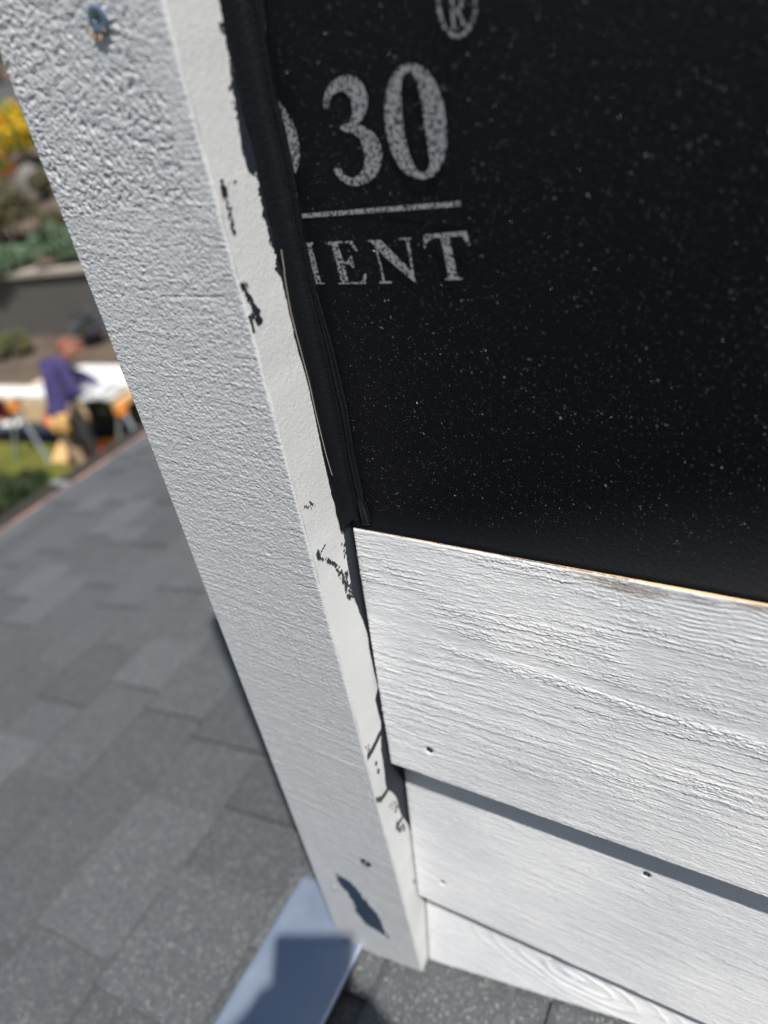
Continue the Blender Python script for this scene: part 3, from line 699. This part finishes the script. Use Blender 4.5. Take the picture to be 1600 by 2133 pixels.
    for px, py, r in holes:
        p = on_board(i, px, py); d = np.hypot(X - p[0], Z - p[2]) * 1000 / r; Y = Yb - (Yb - Y) * sm(.9, 2.0, d)
        Y = Y + .0010 * (1 - sm(.85, 1.02, d))
        mm = np.abs(X - p[0]) * 1000 < 4
        Y = Y - .00012 * np.exp(-(((X - p[0]) * 1000 / 3) ** 2 + ((Z - p[2] - .002) * 1000 / 4) ** 2)) * (np.sin(X * 1000 * 5) > 0)
    P = np.stack([X, Y, Z], -1)
    V, F = relief_slab(P, lambda q: np.stack([q[:, 0] * 0, np.clip((.2600 if i == 0 else FY + .001) - q[:, 1], .003, 1), q[:, 2] * 0], 1), True) if False else relief_slab(P[:, ::-1], lambda q: np.stack([q[:, 0] * 0, FY - .0006 - q[:, 1], q[:, 2] * 0], 1), True)
    root = empty('siding_board', (.3, y1, z1), label, 'siding board', 'white lap siding boards')
    me = mesh_from('board', V, F, True)
    a = me.attributes.new('tar', 'FLOAT', 'POINT'); st = np.zeros(len(V)); st[:X.size] = stain[:, ::-1].reshape(-1); a.data.foreach_set('value', st.astype(np.float32))
    keep(link('board', me, M_siding), root)
    return root, holes
SB = []
def on_board(i, px, py):
    r = ray(px, py)
    (a0, b0), (a1, b1) = profs[i]; sl = (a1 - a0) / (b1 - b0) if i != 1 else (.2516 - .2359) / (-.4387 + .5648)
    c = a0 - sl * b0 if i != 1 else .2359 + sl * .5648
    return r * (c / (r[1] - sl * r[2]))
for i, (lab, amp, xf) in enumerate((('top white siding board with coarse raised grain and a bare orange upper edge', 1.0, .06),
                                    ('middle white siding board with smooth fine grain and two nail heads, between two shadow gaps', .9, .06),
                                    ('lowest white siding board, cut at a slope along the roof, with a swirling grain', .9, .02))):
    r, hs = siding(i, lab, amp, xf); SB.append(r)
    for px, py, rad in hs:
        yy = float(on_board(i, px, py)[1])
        screw(px, py, yy + .0007, rad * .00092, r, .0002, name='nail', mat=M_hole)
# bare cedar strip on top of the first board
xs = np.linspace(-.185, 1.35, 400); V = []; 
for x in xs:
    w = -.0004 + .0011 * float(sm(-.15, -.02, np.array(x))) + .0003 * float(vn(np.array(x * 300), np.array(0.), 4))
    V += [(x, .2557 - max(w, 0) * .2, -.2166 - max(w, 0) * .4), (x, .2562, -.21655 + max(w, 0) * .6), (x, .2590, -.21655 + max(w, 0) * .6)]
F = []
for i in range(len(xs) - 1):
    for k in range(2): F.append((i * 3 + k, i * 3 + k + 1, i * 3 + 3 + k + 1, i * 3 + 3 + k))
keep(link('bare_edge', mesh_from('bare_edge', V, F, True), M_raw), SB[0])

# sheathing behind and the left return wall
uw = empty('house_wall', (.5, 1.4, -.5), 'upper house wall of plywood sheathing behind the black felt', 'wall')
keep(MB().box((BX0 + .012, .2805, -.72), (1.4, .29, TOP)).build('sheathing', M_ply), uw)
keep(MB().box((BX0 + .010, .2905, -.85), (1.4, 2.5, TOP - .002)).build('side_wall', M_wall), uw)

# ------------------------------------------------------------------ metal flashing strip on the roof
def flashing():
    root = empty('metal_flashing', (-.307, .2, rz(-.307)), 'bluish white metal flashing strip lying on the shingles under the corner board', 'flashing')
    prof = [(-.3585, .0095), (-.3580, .0130), (-.3560, .0152), (-.3530, .0155), (-.3480, .0145), (-.330, .0138), (-.300, .0135), (-.262, .0132), (-.2585, .0128), (-.2580, .0110)]
    ys = np.linspace(-.25, .262, 80); V = []; n = len(prof)
    for y in ys:
        for j, (x, h) in enumerate(prof):
            V.append((x + .0004 * (vn(np.array(y * 40), np.array(0.), 2) - .5), y, rz(x) + h + .006 + .0008 * float(vn(np.array(y * 14.), np.array(x * 60.), 3))))
    F = [(i * n + k, i * n + n + k, i * n + n + k + 1, i * n + k + 1) for i in range(len(ys) - 1) for k in range(n - 1)]
    o = keep(link('strip', mesh_from('strip', V, F, True), M_flash), root)
    m = o.modifiers.new('thick', 'SOLIDIFY'); m.thickness = .0008; m.offset = -1
flashing()

# ------------------------------------------------------------------ ground, street, hillside
ND = np.array((-.19, .982)); TD = np.array((.982, .19))
def wcoord(x, y): return x * ND[0] + y * ND[1]
def gh(w): 
    w = np.asarray(w, float)
    return GZ + 1.22 * sm(11.62, 11.72, w) + np.clip(w - 12.2, 0, 60) * .215 + np.clip(w - 75, 0, 200) * .1
def from_wt(w, t): return w * ND[0] + t * TD[0], w * ND[1] + t * TD[1]
def sheet(name, w0, w1, t0, t1, dz, mat, nw=2, nt=2, kind='structure'):
    W, T = np.meshgrid(np.linspace(w0, w1, nw), np.linspace(t0, t1, nt), indexing='ij'); X, Y = from_wt(W, T)
    Z = gh(W) + dz
    o = link(name, mesh_from(name, np.stack([X, Y, Z], -1).reshape(-1, 3), grid_faces(nw, nt, 0, True), True), mat); o['kind'] = kind; return o
def ground():
    ws = np.concatenate([np.linspace(-300, 6, 20), np.linspace(6.5, 11.5, 20), np.linspace(11.6, 11.74, 6), np.linspace(11.8, 30, 60), np.linspace(31, 260, 60)]); ts = np.linspace(-350, 350, 141)
    W, T = np.meshgrid(ws, ts, indexing='ij'); X, Y = from_wt(W, T)
    Z = gh(W) + .35 * (fbm(T * .25, W * .25, 3) - .5) * sm(13, 16, W)
    o = link('ground', mesh_from('ground', np.stack([X, Y, Z], -1).reshape(-1, 3), grid_faces(len(ws), len(ts), 0, True), True), M_soil); o['kind'] = 'structure'
ground()
sheet('lawn', -20, 6.95, -45, 25, .012, M_lawn, 40, 60)
sheet('bare_earth', 6.95, 9.0, -45, 25, .008, M_tan, 4, 40)
sheet('driveway', 24, 28.5, -60, 30, .25, M_asph, 8, 30)
def retaining_wall():
    a = from_wt(11.4, 0)
    root = empty('retaining_wall', (a[0], a[1], GZ), 'long grey concrete retaining wall with a pale cap below the hillside shrubs', 'retaining wall')
    t = NT('weathered_concrete'); c = t.mix(t.noise(1.1, 5, .6, (1, 1, .35)), (.055, .052, .047), (.105, .098, .088)); mt = t.fin(c, .9, t.bump(t.noise(14, 5), .01))
    for nm, w0, w1, z0, z1, m_, bev in (('wall', 11.42, 11.75, -.3, 1.24, mt, 0), ('cap', 11.34, 11.86, 1.2405, 1.33, M_kerb, 0)):
        m = MB(); c = [from_wt(w, t_) for t_ in (-120, 120) for w in (w0, w1)]
        m.add([(p[0], p[1], GZ + z) for z in (z0, z1) for p in c], [(0, 1, 3, 2), (4, 6, 7, 5), (0, 4, 5, 1), (2, 3, 7, 6), (0, 2, 6, 4), (1, 5, 7, 3)])
        keep(m.build(nm, m_), root)
retaining_wall()

def atGround(px, py):
    r = ray(px, py); r = r / np.hypot(r[0], r[1]); 
    lo, hi = 1, 200
    d = np.linspace(3, 200, 4000); z = r[2] * d; g = gh(wcoord(r[0] * d, r[1] * d)); k = np.argmax(z <= g); return np.array([r[0] * d[k], r[1] * d[k], g[k]])

def bush(name, loc, rx, rzz, n, ls, mat, label, cat, seed, flowers=None, group=None, stems=True, lobes=7):
    root = empty(name, loc, label, cat, group); r = np.random.default_rng(seed)
    L = [(r.uniform(-.55, .55) * rx, r.uniform(-.55, .55) * rx, rzz * r.uniform(.35, .72), r.uniform(.38, .6)) for _ in range(lobes)]
    def leaves(nn, size, shell):
        c = np.array(L)[r.integers(0, len(L), nn)]
        d = r.normal(size=(nn, 3)); d /= np.linalg.norm(d, axis=1)[:, None]; d[:, 2] = np.abs(d[:, 2]) * .9 + d[:, 2] * .1
        rad = (r.uniform(shell, 1, nn) ** .5)[:, None]
        p = c[:, :3] + d * rad * c[:, 3:4] * np.array([rx, rx, rzz])
        p[:, 2] = np.maximum(p[:, 2], .03)
        a = r.normal(size=(nn, 3)); a /= np.linalg.norm(a, axis=1)[:, None]; b = np.cross(a, r.normal(size=(nn, 3))); b /= np.linalg.norm(b, axis=1)[:, None]
        s = size * r.uniform(.6, 1.3, nn)[:, None]
        V = np.stack([p - a * s, p - b * s * .45, p + a * s, p + b * s * .45], 1).reshape(-1, 3)
        return V, np.arange(nn * 4).reshape(-1, 4)
    V, F = leaves(n, ls, .05); link('foliage', mesh_from('foliage', V, F), mat, root)
    if stems:
        m = MB()
        for (x, y, z, q) in L: m.tube([(0, 0, 0), (x * .4, y * .4, z * .5), (x, y, z)], [.03 * rx + .012, .02 * rx + .008, .006], 6)
        m.build('stems', M_bark, root)
    if flowers:
        V, F = leaves(flowers[0], flowers[1], .75); link('flowers', mesh_from('flowers', V, F), flowers[2], root)
    return root
def px_scale(P): return FPX / float((R.T @ P)[2])
def bush_px(name, px, pybase, wpx, hpx, n, ls, mat, label, cat, seed, **k):
    P = atGround(px, pybase); s = px_scale(P); return bush(name, tuple(P), wpx / s / 2, hpx / s, n, ls, mat, label, cat, seed, **k)
G = 'garden shrubs on the hillside'
bush_px('sage_shrub', 40, 606, 130, 75, 3000, .075, M_lg, 'pale green shrub at the left above the retaining wall', 'shrub', 1, group=G)
bush_px('sage_shrub', 150, 603, 140, 92, 3600, .075, M_lg, 'grey green shrub above the retaining wall, next to the trim board', 'shrub', 2, group=G)
bush_px('brown_shrub', 45, 525, 150, 120, 4200, .085, M_lo, 'olive brown shrub standing above the pale green one', 'shrub', 3, group=G)
bush_px('brown_shrub', 125, 512, 80, 60, 2500, .08, M_lo, 'small brown shrub beside the white stone on the slope', 'shrub', 4, group=G)
bush_px('dark_shrub', 0, 552, 70, 50, 2000, .08, M_ld, 'dark low shrub at the left end of the hillside bed', 'shrub', 5, group=G)
bush_px('flowering_shrub', 64, 352, 95, 105, 3000, .10, M_ly, 'green shrub covered with bright yellow flowers on the hillside', 'flowering shrub', 6, flowers=(800, .11, M_fy), group=G)
bush_px('flowering_shrub', 8, 352, 60, 60, 1800, .10, M_ly, 'smaller yellow flowering shrub at the left edge of the hillside', 'flowering shrub', 7, flowers=(500, .11, M_fy), group=G)
bush_px('rust_flower_plant', 22, 405, 60, 78, 1800, .08, M_ly, 'green plant with rust red blooms below the yellow flowers', 'plant', 8, flowers=(260, .10, M_fr), group=G)
bush_px('dark_shrub', 4, 185, 90, 110, 2600, .16, M_ld, 'dark evergreen shrub at the top of the hillside', 'shrub', 9, group=G)
bush_px('brown_shrub', 100, 420, 60, 50, 1600, .09, M_lo, 'thin brown shrub leaning on the grey boulder', 'shrub', 10, group=G)
bush_px('lavender_plant', 195, 715, 90, 62, 2600, .05, M_ld, 'dark green lavender plant with faint violet tips behind the worker', 'plant', 11, flowers=(500, .05, M_lv))
bush_px('low_shrub', 28, 745, 90, 40, 2200, .05, M_lo, 'low yellow green plant in the brown bed beyond the boards', 'plant', 12, flowers=(250, .05, M_ly))
for i, (x, y, h) in enumerate(((-60, 34, 7), (-46, 42, 6), (-33, 46, 8), (-20, 50, 7), (-75, 22, 8), (-5, 52, 7))):
    w = float(wcoord(x, y)); 
    t = bush('hillside_tree', (x, y, float(gh(w))), h * .45, h, 2600, .28, M_ld, ['dark tree on the hilltop, far left of the row', 'dark tree on the hilltop, second of the row', 'dark tree on the hilltop, in the middle of the row', 'tall dark tree right of the middle of the row', 'wide dark tree standing apart at the left end', 'dark tree at the right end of the hilltop row'][i], 'tree', 40 + i, group='trees on the hilltop')
def rock(px, py, wpx, hpx, label, mat, seed):
    P = atGround(px, py); s = px_scale(P); bm = bmesh.new(); bmesh.ops.create_icosphere(bm, subdivisions=3, radius=1)
    r = random.Random(seed); off = r.random() * 50
    for v in bm.verts:
        k = .75 + .5 * float(fbm(np.array(v.co.x * 1.3 + off), np.array(v.co.y * 1.3 + v.co.z * 1.7), seed)); v.co = Vector((v.co.x * wpx / s / 2, v.co.y * wpx / s / 2, v.co.z * hpx / s)) * k
    me = bpy.data.meshes.new('boulder'); bm.to_mesh(me); bm.free(); o = link('boulder', me, mat, None, tuple(P)); tag(o, label, 'rock')
rock(75, 400, 70, 62, 'grey brown boulder below the yellow flowers', M_rock, 3)
rock(124, 478, 22, 9, 'small pale stone on the slope beside the trim board', M_kerb, 4)

# grass blades over the near lawn
gv = []; n = 42000
W = rng.uniform(.5, 6.9, n); T = rng.uniform(-16, -1.5, n); X, Y = from_wt(W, T); ok = X < EAVE - .3
X = X[ok]; Y = Y[ok]; n = len(X); a = rng.uniform(0, 6.28, n); hgt = rng.uniform(.03, .075, n); lx = rng.normal(0, .02, n); ly = rng.normal(0, .02, n)
V = np.stack([np.stack([X - .006 * np.cos(a), Y - .006 * np.sin(a), X * 0 + GZ + .01], -1), np.stack([X + .006 * np.cos(a), Y + .006 * np.sin(a), X * 0 + GZ + .01], -1), np.stack([X + lx, Y + ly, GZ + hgt], -1)], 1).reshape(-1, 3)
M_grass = leaf('grass_blades', (.06, .085, .012), (.20, .19, .03))
tag(link('grass', mesh_from('grass', V, np.arange(n * 3).reshape(-1, 3)), M_grass), 'yellow green grass growing on the lawn below the eave', 'grass', kind='stuff')
bush_px('dark_shrub', 30, 1075, 215, 85, 9000, .035, M_ld, 'dense dark evergreen shrub added in place of shaded lawn just below the eave', 'shrub', 21, lobes=14)  # dark foliage stands in for shade on the grass

# ------------------------------------------------------------------ the worker's bench: sawhorses and boards
P1 = atZ(30, 845, GZ + .78); P2 = atZ(253, 852, GZ + .78)
print('sawhorse', P1, P2)
bd = (P2 - P1)[:2]; bd = bd / np.linalg.norm(bd); bn = np.array((-bd[1], bd[0]))      # along the boards / away from camera
ang = math.atan2(bd[1], bd[0])
def sawhorse(P, label):
    root = empty('sawhorse', (P[0], P[1], GZ), label, 'sawhorse', 'sawhorses carrying the white boards', rz=ang)
    # local: x along boards, y away
    MB().box((-.045, -.08, .80), (.045, .95, .893)).build('crossbeam', M_wood, root, bevel=.004)
    for y in (-.02, .88):
        MB().box((-.065, y - .055, .72), (.065, y + .055, .85)).build('bracket', M_orange, root, bevel=.012)
        for s in (-1, 1):
            MB().beam((s * .04, y, .74), (s * .30, y + (-.10 if y < .4 else .10), 0), .045, .035).build('leg', M_steel, root)
    return root
sawhorse(P1, 'sawhorse with orange brackets and grey legs, left of the worker')
sawhorse(P2, 'sawhorse with orange brackets and grey legs, right of the worker')
def board(c0, c1, n0, n1, z0, z1, label, skew=0, name='trim_board'):
    o0 = np.array((P1[0], P1[1]))
    V = []
    for z in (z0, z1):
        for c, nn, sk in ((c0, n0, 0), (c1, n0, 0), (c1, n1, 0), (c0 + skew, n1, 0)):
            q = o0 + bd * c + bn * nn; V.append((q[0], q[1], GZ + z))
    m = MB(); m.add(V, [(3, 2, 1, 0), (4, 5, 6, 7), (0, 1, 5, 4), (1, 2, 6, 5), (2, 3, 7, 6), (3, 0, 4, 7)])
    o = m.build(name, M_white); tag(o, label, 'board', 'white boards on the sawhorses'); return o
board(-3.2, 1.7, -.02, .26, .895, .935, 'long white board lying nearest the worker across both sawhorses')
board(.14, 1.9, .30, .92, .895, .955, 'wide white panel with a slanted left end, lying behind the long board', skew=.32)

# crumpled plastic wrap on the panel
def wrap():
    us = np.linspace(0, 1, 50); A, B = np.meshgrid(us, us, indexing='ij'); o0 = np.array((P1[0], P1[1]))
    hgt = .06 * fbm(A * 5, B * 5, 3) + .05 * np.abs(vn(A * 9, B * 9, 5) * 2 - 1)
    edge = sm(0, .12, np.minimum.reduce([A, B, 1 - A, 1 - B])); c = .88 + .75 * A; nn = -.10 + .42 * B + .05 * np.sin(A * 7)
    X = o0[0] + bd[0] * c + bn[0] * nn; Y = o0[1] + bd[1] * c + bn[1] * nn; Z = GZ + .958 + hgt * edge
    m = plain('white_plastic_sheet', (.36, .37, .37), .3, .6, 9)
    o = link('plastic_sheet', mesh_from('plastic_sheet', np.stack([X, Y, Z], -1).reshape(-1, 3), grid_faces(50, 50, 0, True), True), m)
    tag(o, 'crumpled white plastic sheet on the boards by the hands of the worker', 'plastic sheet'); s = o.modifiers.new('t', 'SOLIDIFY'); s.thickness = .003
wrap()
# ------------------------------------------------------------------ the worker
def worker():
    F = atGround(184, 980); s = px_scale(F); print('worker', F, s)
    fx = np.array([bd[0], bd[1]]); 
    root = empty('person', tuple(F), 'person in a purple hoodie and khaki trousers with a tool belt, bending over white boards', 'person', rz=ang)
    # local x to the right in the photograph, y away
    pel = (-.06, .05, .86); che = (-.08, .20, 1.20); neck = (.03, .30, 1.36); head = (.11, .36, 1.47)
    shL = (-.22, .26, 1.34); shR = (.10, .20, 1.34)
    hL = (.42, .42, .95); hR = (.34, .26, .93); eL = (.06, .50, 1.08); eR = (.22, .10, 1.06)
    body = [(pel, .13, che, .14), (che, .13, neck, .06), (neck, .055, head, .075), (head, .10, (.13, .37, 1.51), .095), ((.18, .42, 1.45), .05, (.19, .43, 1.42), .045), ((.215, .445, 1.465), .014, (.225, .45, 1.45), .014),
            (shL, .06, eL, .045), (eL, .042, hL, .03), (shR, .06, eR, .045), (eR, .042, hR, .03), (che, .10, shL, .07), (che, .10, shR, .07)]
    for h in (hL, hR):
        h = Vector(h); body.append((h, .03, h + Vector((.05, .02, -.01)), .035))
        for k in range(4): body.append((h + Vector((.05, .02 + (k - 1.5) * .018, -.01)), .011, h + Vector((.10 + .01 * (k in (1, 2)), .02 + (k - 1.5) * .02, -.035)), .009))
        body.append((h + Vector((.02, -.02, -.005)), .013, h + Vector((.06, -.05, -.02)), .010))
    legs = [((-.09, .0, .84), .10, (-.09, -.02, .46), .07, (-.02, -.02, .06), .045), ((.0, .12, .84), .10, (.06, .12, .46), .07, (.10, .16, .06), .045)]
    for a, ra, b, rb_, c, rc in legs: body += [(a, ra, b, rb_), (b, rb_, c, rc), (c, .045, (c[0] + .12, c[1] + .04, .04), .035)]
    blob_body('body', body, .014, M_skin, root)
    hood = [(pel, .155, che, .175), (che, .17, (-.04, .28, 1.36), .10), (che, .13, shL, .10), (che, .13, shR, .10), (shL, .095, eL, .07), (eL, .068, tuple(Vector(eL).lerp(Vector(hL), .85)), .048),
            (shR, .095, eR, .07), (eR, .068, tuple(Vector(eR).lerp(Vector(hR), .85)), .048), ((-.10, .26, 1.35), .085, (.0, .28, 1.37), .085), ((-.07, .03, .84), .165, pel, .16)]
    blob_body('hoodie', hood, .016, M_hood, root)
    blob_body('trousers', [(legs[0][0], .125, legs[0][2], .092), (legs[0][2], .09, (-.02, -.02, .10), .07), ((-.12, .03, .86), .14, (-.02, .08, .84), .135)], .016, M_trous, root)
    blob_body('shaded_trouser_leg', [(legs[1][0], .122, legs[1][2], .09), (legs[1][2], .088, (.09, .15, .10), .07)], .016, M_darkcl, root)  # khaki leg on the shaded side, its shade painted as dark cloth
    for a in ((-.02, -.02), (.10, .16)): blob_body('boot', [((a[0] - .03, a[1], .06), .055, (a[0] + .02, a[1], .05), .055), ((a[0] + .02, a[1], .045), .05, (a[0] + .17, a[1] + .05, .04), .042)], .012, M_leather, root)
    blob_body('cap', [((.095, .355, 1.535), .098, (.115, .37, 1.54), .095), ((.16, .40, 1.525), .05, (.25, .46, 1.505), .035)], .010, M_cap, root)
    belt = blob_body('tool_belt', [((-.12, -.08, .80), .055, (.10, -.07, .80), .055), ((-.08, -.14, .74), .06, (-.06, -.14, .66), .05), ((.07, -.12, .74), .06, (.08, -.12, .66), .055)], .012, M_leather, root)
    MB().tube([(-.16, -.12, .86), (-.13, -.17, .72)], .022, 10).build('tool_handle', M_red, belt)
worker()
# things lying about the bench
def wtp(c, nn): return np.array((P1[0], P1[1])) + bd * c + bn * nn
Pp = atGround(128, 966)
pl = MB(); v = Vector(Pp)
a = [Vector((bd[0], bd[1], 0)) * q for q in (-.20, .17)]
pl.add([v + a[0], v + a[1], v + Vector((bd[0], bd[1], 0)) * .12 + Vector((bn[0] * .25, bn[1] * .25, .30)), v + Vector((bd[0], bd[1], 0)) * -.02 + Vector((bn[0] * .25, bn[1] * .25, .34)),
        v + a[0] + Vector((bn[0], bn[1], 0)) * .03, v + a[1] + Vector((bn[0], bn[1], 0)) * .03, v + Vector((bd[0], bd[1], 0)) * .12 + Vector((bn[0] * .28, bn[1] * .28, .30)), v + Vector((bd[0], bd[1], 0)) * -.02 + Vector((bn[0] * .28, bn[1] * .28, .34))],
       [(0, 1, 2, 3), (7, 6, 5, 4), (0, 4, 5, 1), (1, 5, 6, 2), (2, 6, 7, 3), (3, 7, 4, 0)])
tag(pl.build('wood_offcut', M_wood), 'orange tan wood offcut tipped up on the lawn behind the legs of the worker', 'wood offcut')
def lying(name, px, py, dims, mat, label, cat, z=0, bev=.01):
    P = atGround(px, py); root = link(name, None); bpy.data.objects.remove(root)
    o = MB().box((-dims[0] / 2, -dims[1] / 2, 0), (dims[0] / 2, dims[1] / 2, dims[2])).build(name, mat, None, bevel=bev); o.location = (P[0], P[1], P[2] + z); o.rotation_euler = (0, 0, ang); tag(o, label, cat); return o
def drill(px, py, label, m1, m2):
    P = atGround(px, py); r = empty('cordless_tool', (P[0], P[1], GZ), label, 'power tool', None, rz=ang + .3)
    MB().tube([(-.14, 0, .10), (.10, 0, .10), (.13, 0, .10), (.17, 0, .10)], [.055, .055, .035, .02], 12).build('motor_housing', m1, r)
    MB().tube([(-.06, 0, .09), (-.09, .02, .02)], [.035, .035], 10).build('handle', m2, r)
    MB().box((-.16, -.05, 0), (-.02, .07, .05)).build('battery', M_black, r, bevel=.01)
drill(232, 938, 'orange and red power tool lying right of the boots of the worker', M_orange, M_red)
drill(206, 960, 'red power tool lying nearest the copper coloured roof edge', M_red, M_red)
def tarp():
    o0 = atGround(50, 903); us = np.linspace(-1, 1, 40); A, B = np.meshgrid(us, us, indexing='ij')
    X = o0[0] + bd[0] * A * 1.6 + bn[0] * B * .22; Y = o0[1] + bd[1] * A * 1.6 + bn[1] * B * .22; Z = GZ + .03 + .08 * fbm(A * 4, B * 3, 5)
    o = link('black_tarp', mesh_from('black_tarp', np.stack([X, Y, Z], -1).reshape(-1, 3), grid_faces(40, 40, 0, True), True), plain('dark_navy_tarp', (.02, .026, .035), .6))
    tag(o, 'dark navy tarp lying in a strip along the edge of the lawn', 'tarp'); s = o.modifiers.new('t', 'SOLIDIFY'); s.thickness = .004
tarp()
P = atGround(28, 903); m = MB(); m.tube([(P[0], P[1], GZ + .10), (P[0], P[1], GZ + .125), (P[0], P[1], GZ + .15)], [.17, .175, .15], 24)
tag(m.build('bucket_lid', M_white), 'round white bucket lid lying on the dark tarp', 'lid')
P = atZ(5, 846, GZ + .60); m = MB()
us = np.linspace(-1, 1, 24); A, B = np.meshgrid(us, us, indexing='ij')
X = P[0] + bd[0] * A * .25 + bn[0] * B * .1; Y = P[1] + bd[1] * A * .25 + bn[1] * B * .1; Z = GZ + .66 + .06 * fbm(A * 3, B * 3, 9) - .5 * np.abs(B) ** 3 * .5
o = link('red_cloth', mesh_from('red_cloth', np.stack([X, Y, Z], -1).reshape(-1, 3), grid_faces(24, 24, 0, True), True), plain('maroon_cloth', (.30, .03, .05), .9)); tag(o, 'maroon cloth hanging beside the left sawhorse', 'cloth'); s = o.modifiers.new('t', 'SOLIDIFY'); s.thickness = .006
# open black tool chest under the panel
def chest():
    P = atGround(236, 925); r = empty('tool_chest', (P[0], P[1], GZ), 'large black tool chest standing under the white panel behind the worker', 'tool chest', None, rz=ang)
    MB().box((-.36, .1, 0), (.45, .62, .52)).build('body', M_black, r, bevel=.02); MB().box((-.37, .09, .525), (.46, .63, .60)).build('lid', M_black, r, bevel=.02)
    MB().box((-.06, .065, .44), (.06, .088, .50)).build('latch', M_steel, r)
chest()

# ------------------------------------------------------------------ the phone and the photographer who holds it, behind the lens
def photographer():
    right = Vector(R[:, 0]); up = Vector(-R[:, 1]); fwd = Vector(R[:, 2])
    rot = Matrix((right, up, -fwd)).transposed()
    ph = empty('phone', (0, 0, 0), 'dark phone held upright in front of the siding', 'phone')
    b = MB().box((-.056, -.132, .004), (.019, .014, .012), rot); keep(b.build('phone_case', M_black, bevel=.002), ph)
    b = MB().box((-.053, -.129, .0122), (.016, .011, .0126), rot); keep(b.build('screen', M_glass), ph)
    def L(a, b, c): return tuple(right * a + up * b - fwd * c)
    pr = empty('person', (.35, -.75, rz(.35)), 'person kneeling on the shingles in a dark jacket and khaki trousers, holding a phone', 'person')
    hd = L(-.02, .02, .34); nk = L(-.02, -.14, .36)
    ch = (.28, -.55, -.22); pel = (.42, -.82, rz(.42) + .26); segs = [(pel, .13, ch, .14), (ch, .13, nk, .06), (nk, .055, hd, .08), (hd, .095, L(-.02, .05, .35), .09), (L(-.02, .0, .25), .016, L(-.02, -.01, .245), .014)]
    for s, w in ((-1, L(-.085, -.10, .03)), (1, L(.055, -.11, .03))):
        sh = Vector(ch) + right * s * .17 + Vector((0, 0, .09)); el = (Vector(sh) + Vector(w)) / 2 + Vector((0, 0, -.12)) + right * s * .08
        segs += [(ch, .10, tuple(sh), .07), (tuple(sh), .06, tuple(el), .045), (tuple(el), .042, w, .028), (w, .03, L(-.062 if s < 0 else .028, -.075, .018), .030)]
        for k in range(4):
            y = -.045 - k * .021
            segs.append((L(-.064 if s < 0 else .029, y, .018), .010, L(-.062 if s < 0 else .026, y + .002, .002), .0085)); segs.append((L(-.062 if s < 0 else .026, y + .002, .002), .0085, L(-.046 if s < 0 else .008, y + .004, -.001 if k > 0 else .001), .0075))
        segs.append((L(-.062 if s < 0 else .028, -.085, .022), .012, L(-.035 if s < 0 else .002, -.065, .021), .0095))
    hip = Vector(pel); tr = []
    for s in (-1, 1):
        k = Vector((hip.x - .16, hip.y + .30 + .02 * s, 0)) + Vector((.20 * s, .06 * s, 0)); k.z = rz(k.x) + .07; f = k + Vector((.16, -.38, 0)); f.z = rz(f.x) + .06
        segs += [(tuple(hip), .11, tuple(k), .07), (tuple(k), .065, tuple(f), .045), (tuple(f), .045, (f.x + .02, f.y - .12, rz(f.x + .02) + .05), .035)]
        tr += [(tuple(hip), .135, tuple(k), .088), (tuple(k), .082, tuple(f), .06)]
    keep(blob_body('body', segs, .007, M_skin, None, 3), pr)
    j = [(pel, .15, ch, .165), (ch, .15, nk, .085)]
    for s, w in ((-1, L(-.085, -.10, .03)), (1, L(.055, -.11, .03))):
        sh = Vector(ch) + right * s * .17 + Vector((0, 0, .09)); el = (Vector(sh) + Vector(w)) / 2 + Vector((0, 0, -.12)) + right * s * .08
        j += [(ch, .12, tuple(sh), .09), (tuple(sh), .08, tuple(el), .06), (tuple(el), .058, tuple(Vector(el).lerp(Vector(w), .8)), .042)]
    keep(blob_body('jacket', j, .014, M_darkcl, None), pr)
    keep(blob_body('trousers', tr, .014, M_trous, None), pr)
    keep(blob_body('hair', [(L(-.02, .07, .37), .09, L(-.02, .03, .42), .085)], .010, plain('dark_hair', (.03, .02, .015), .7), None), pr)
photographer()
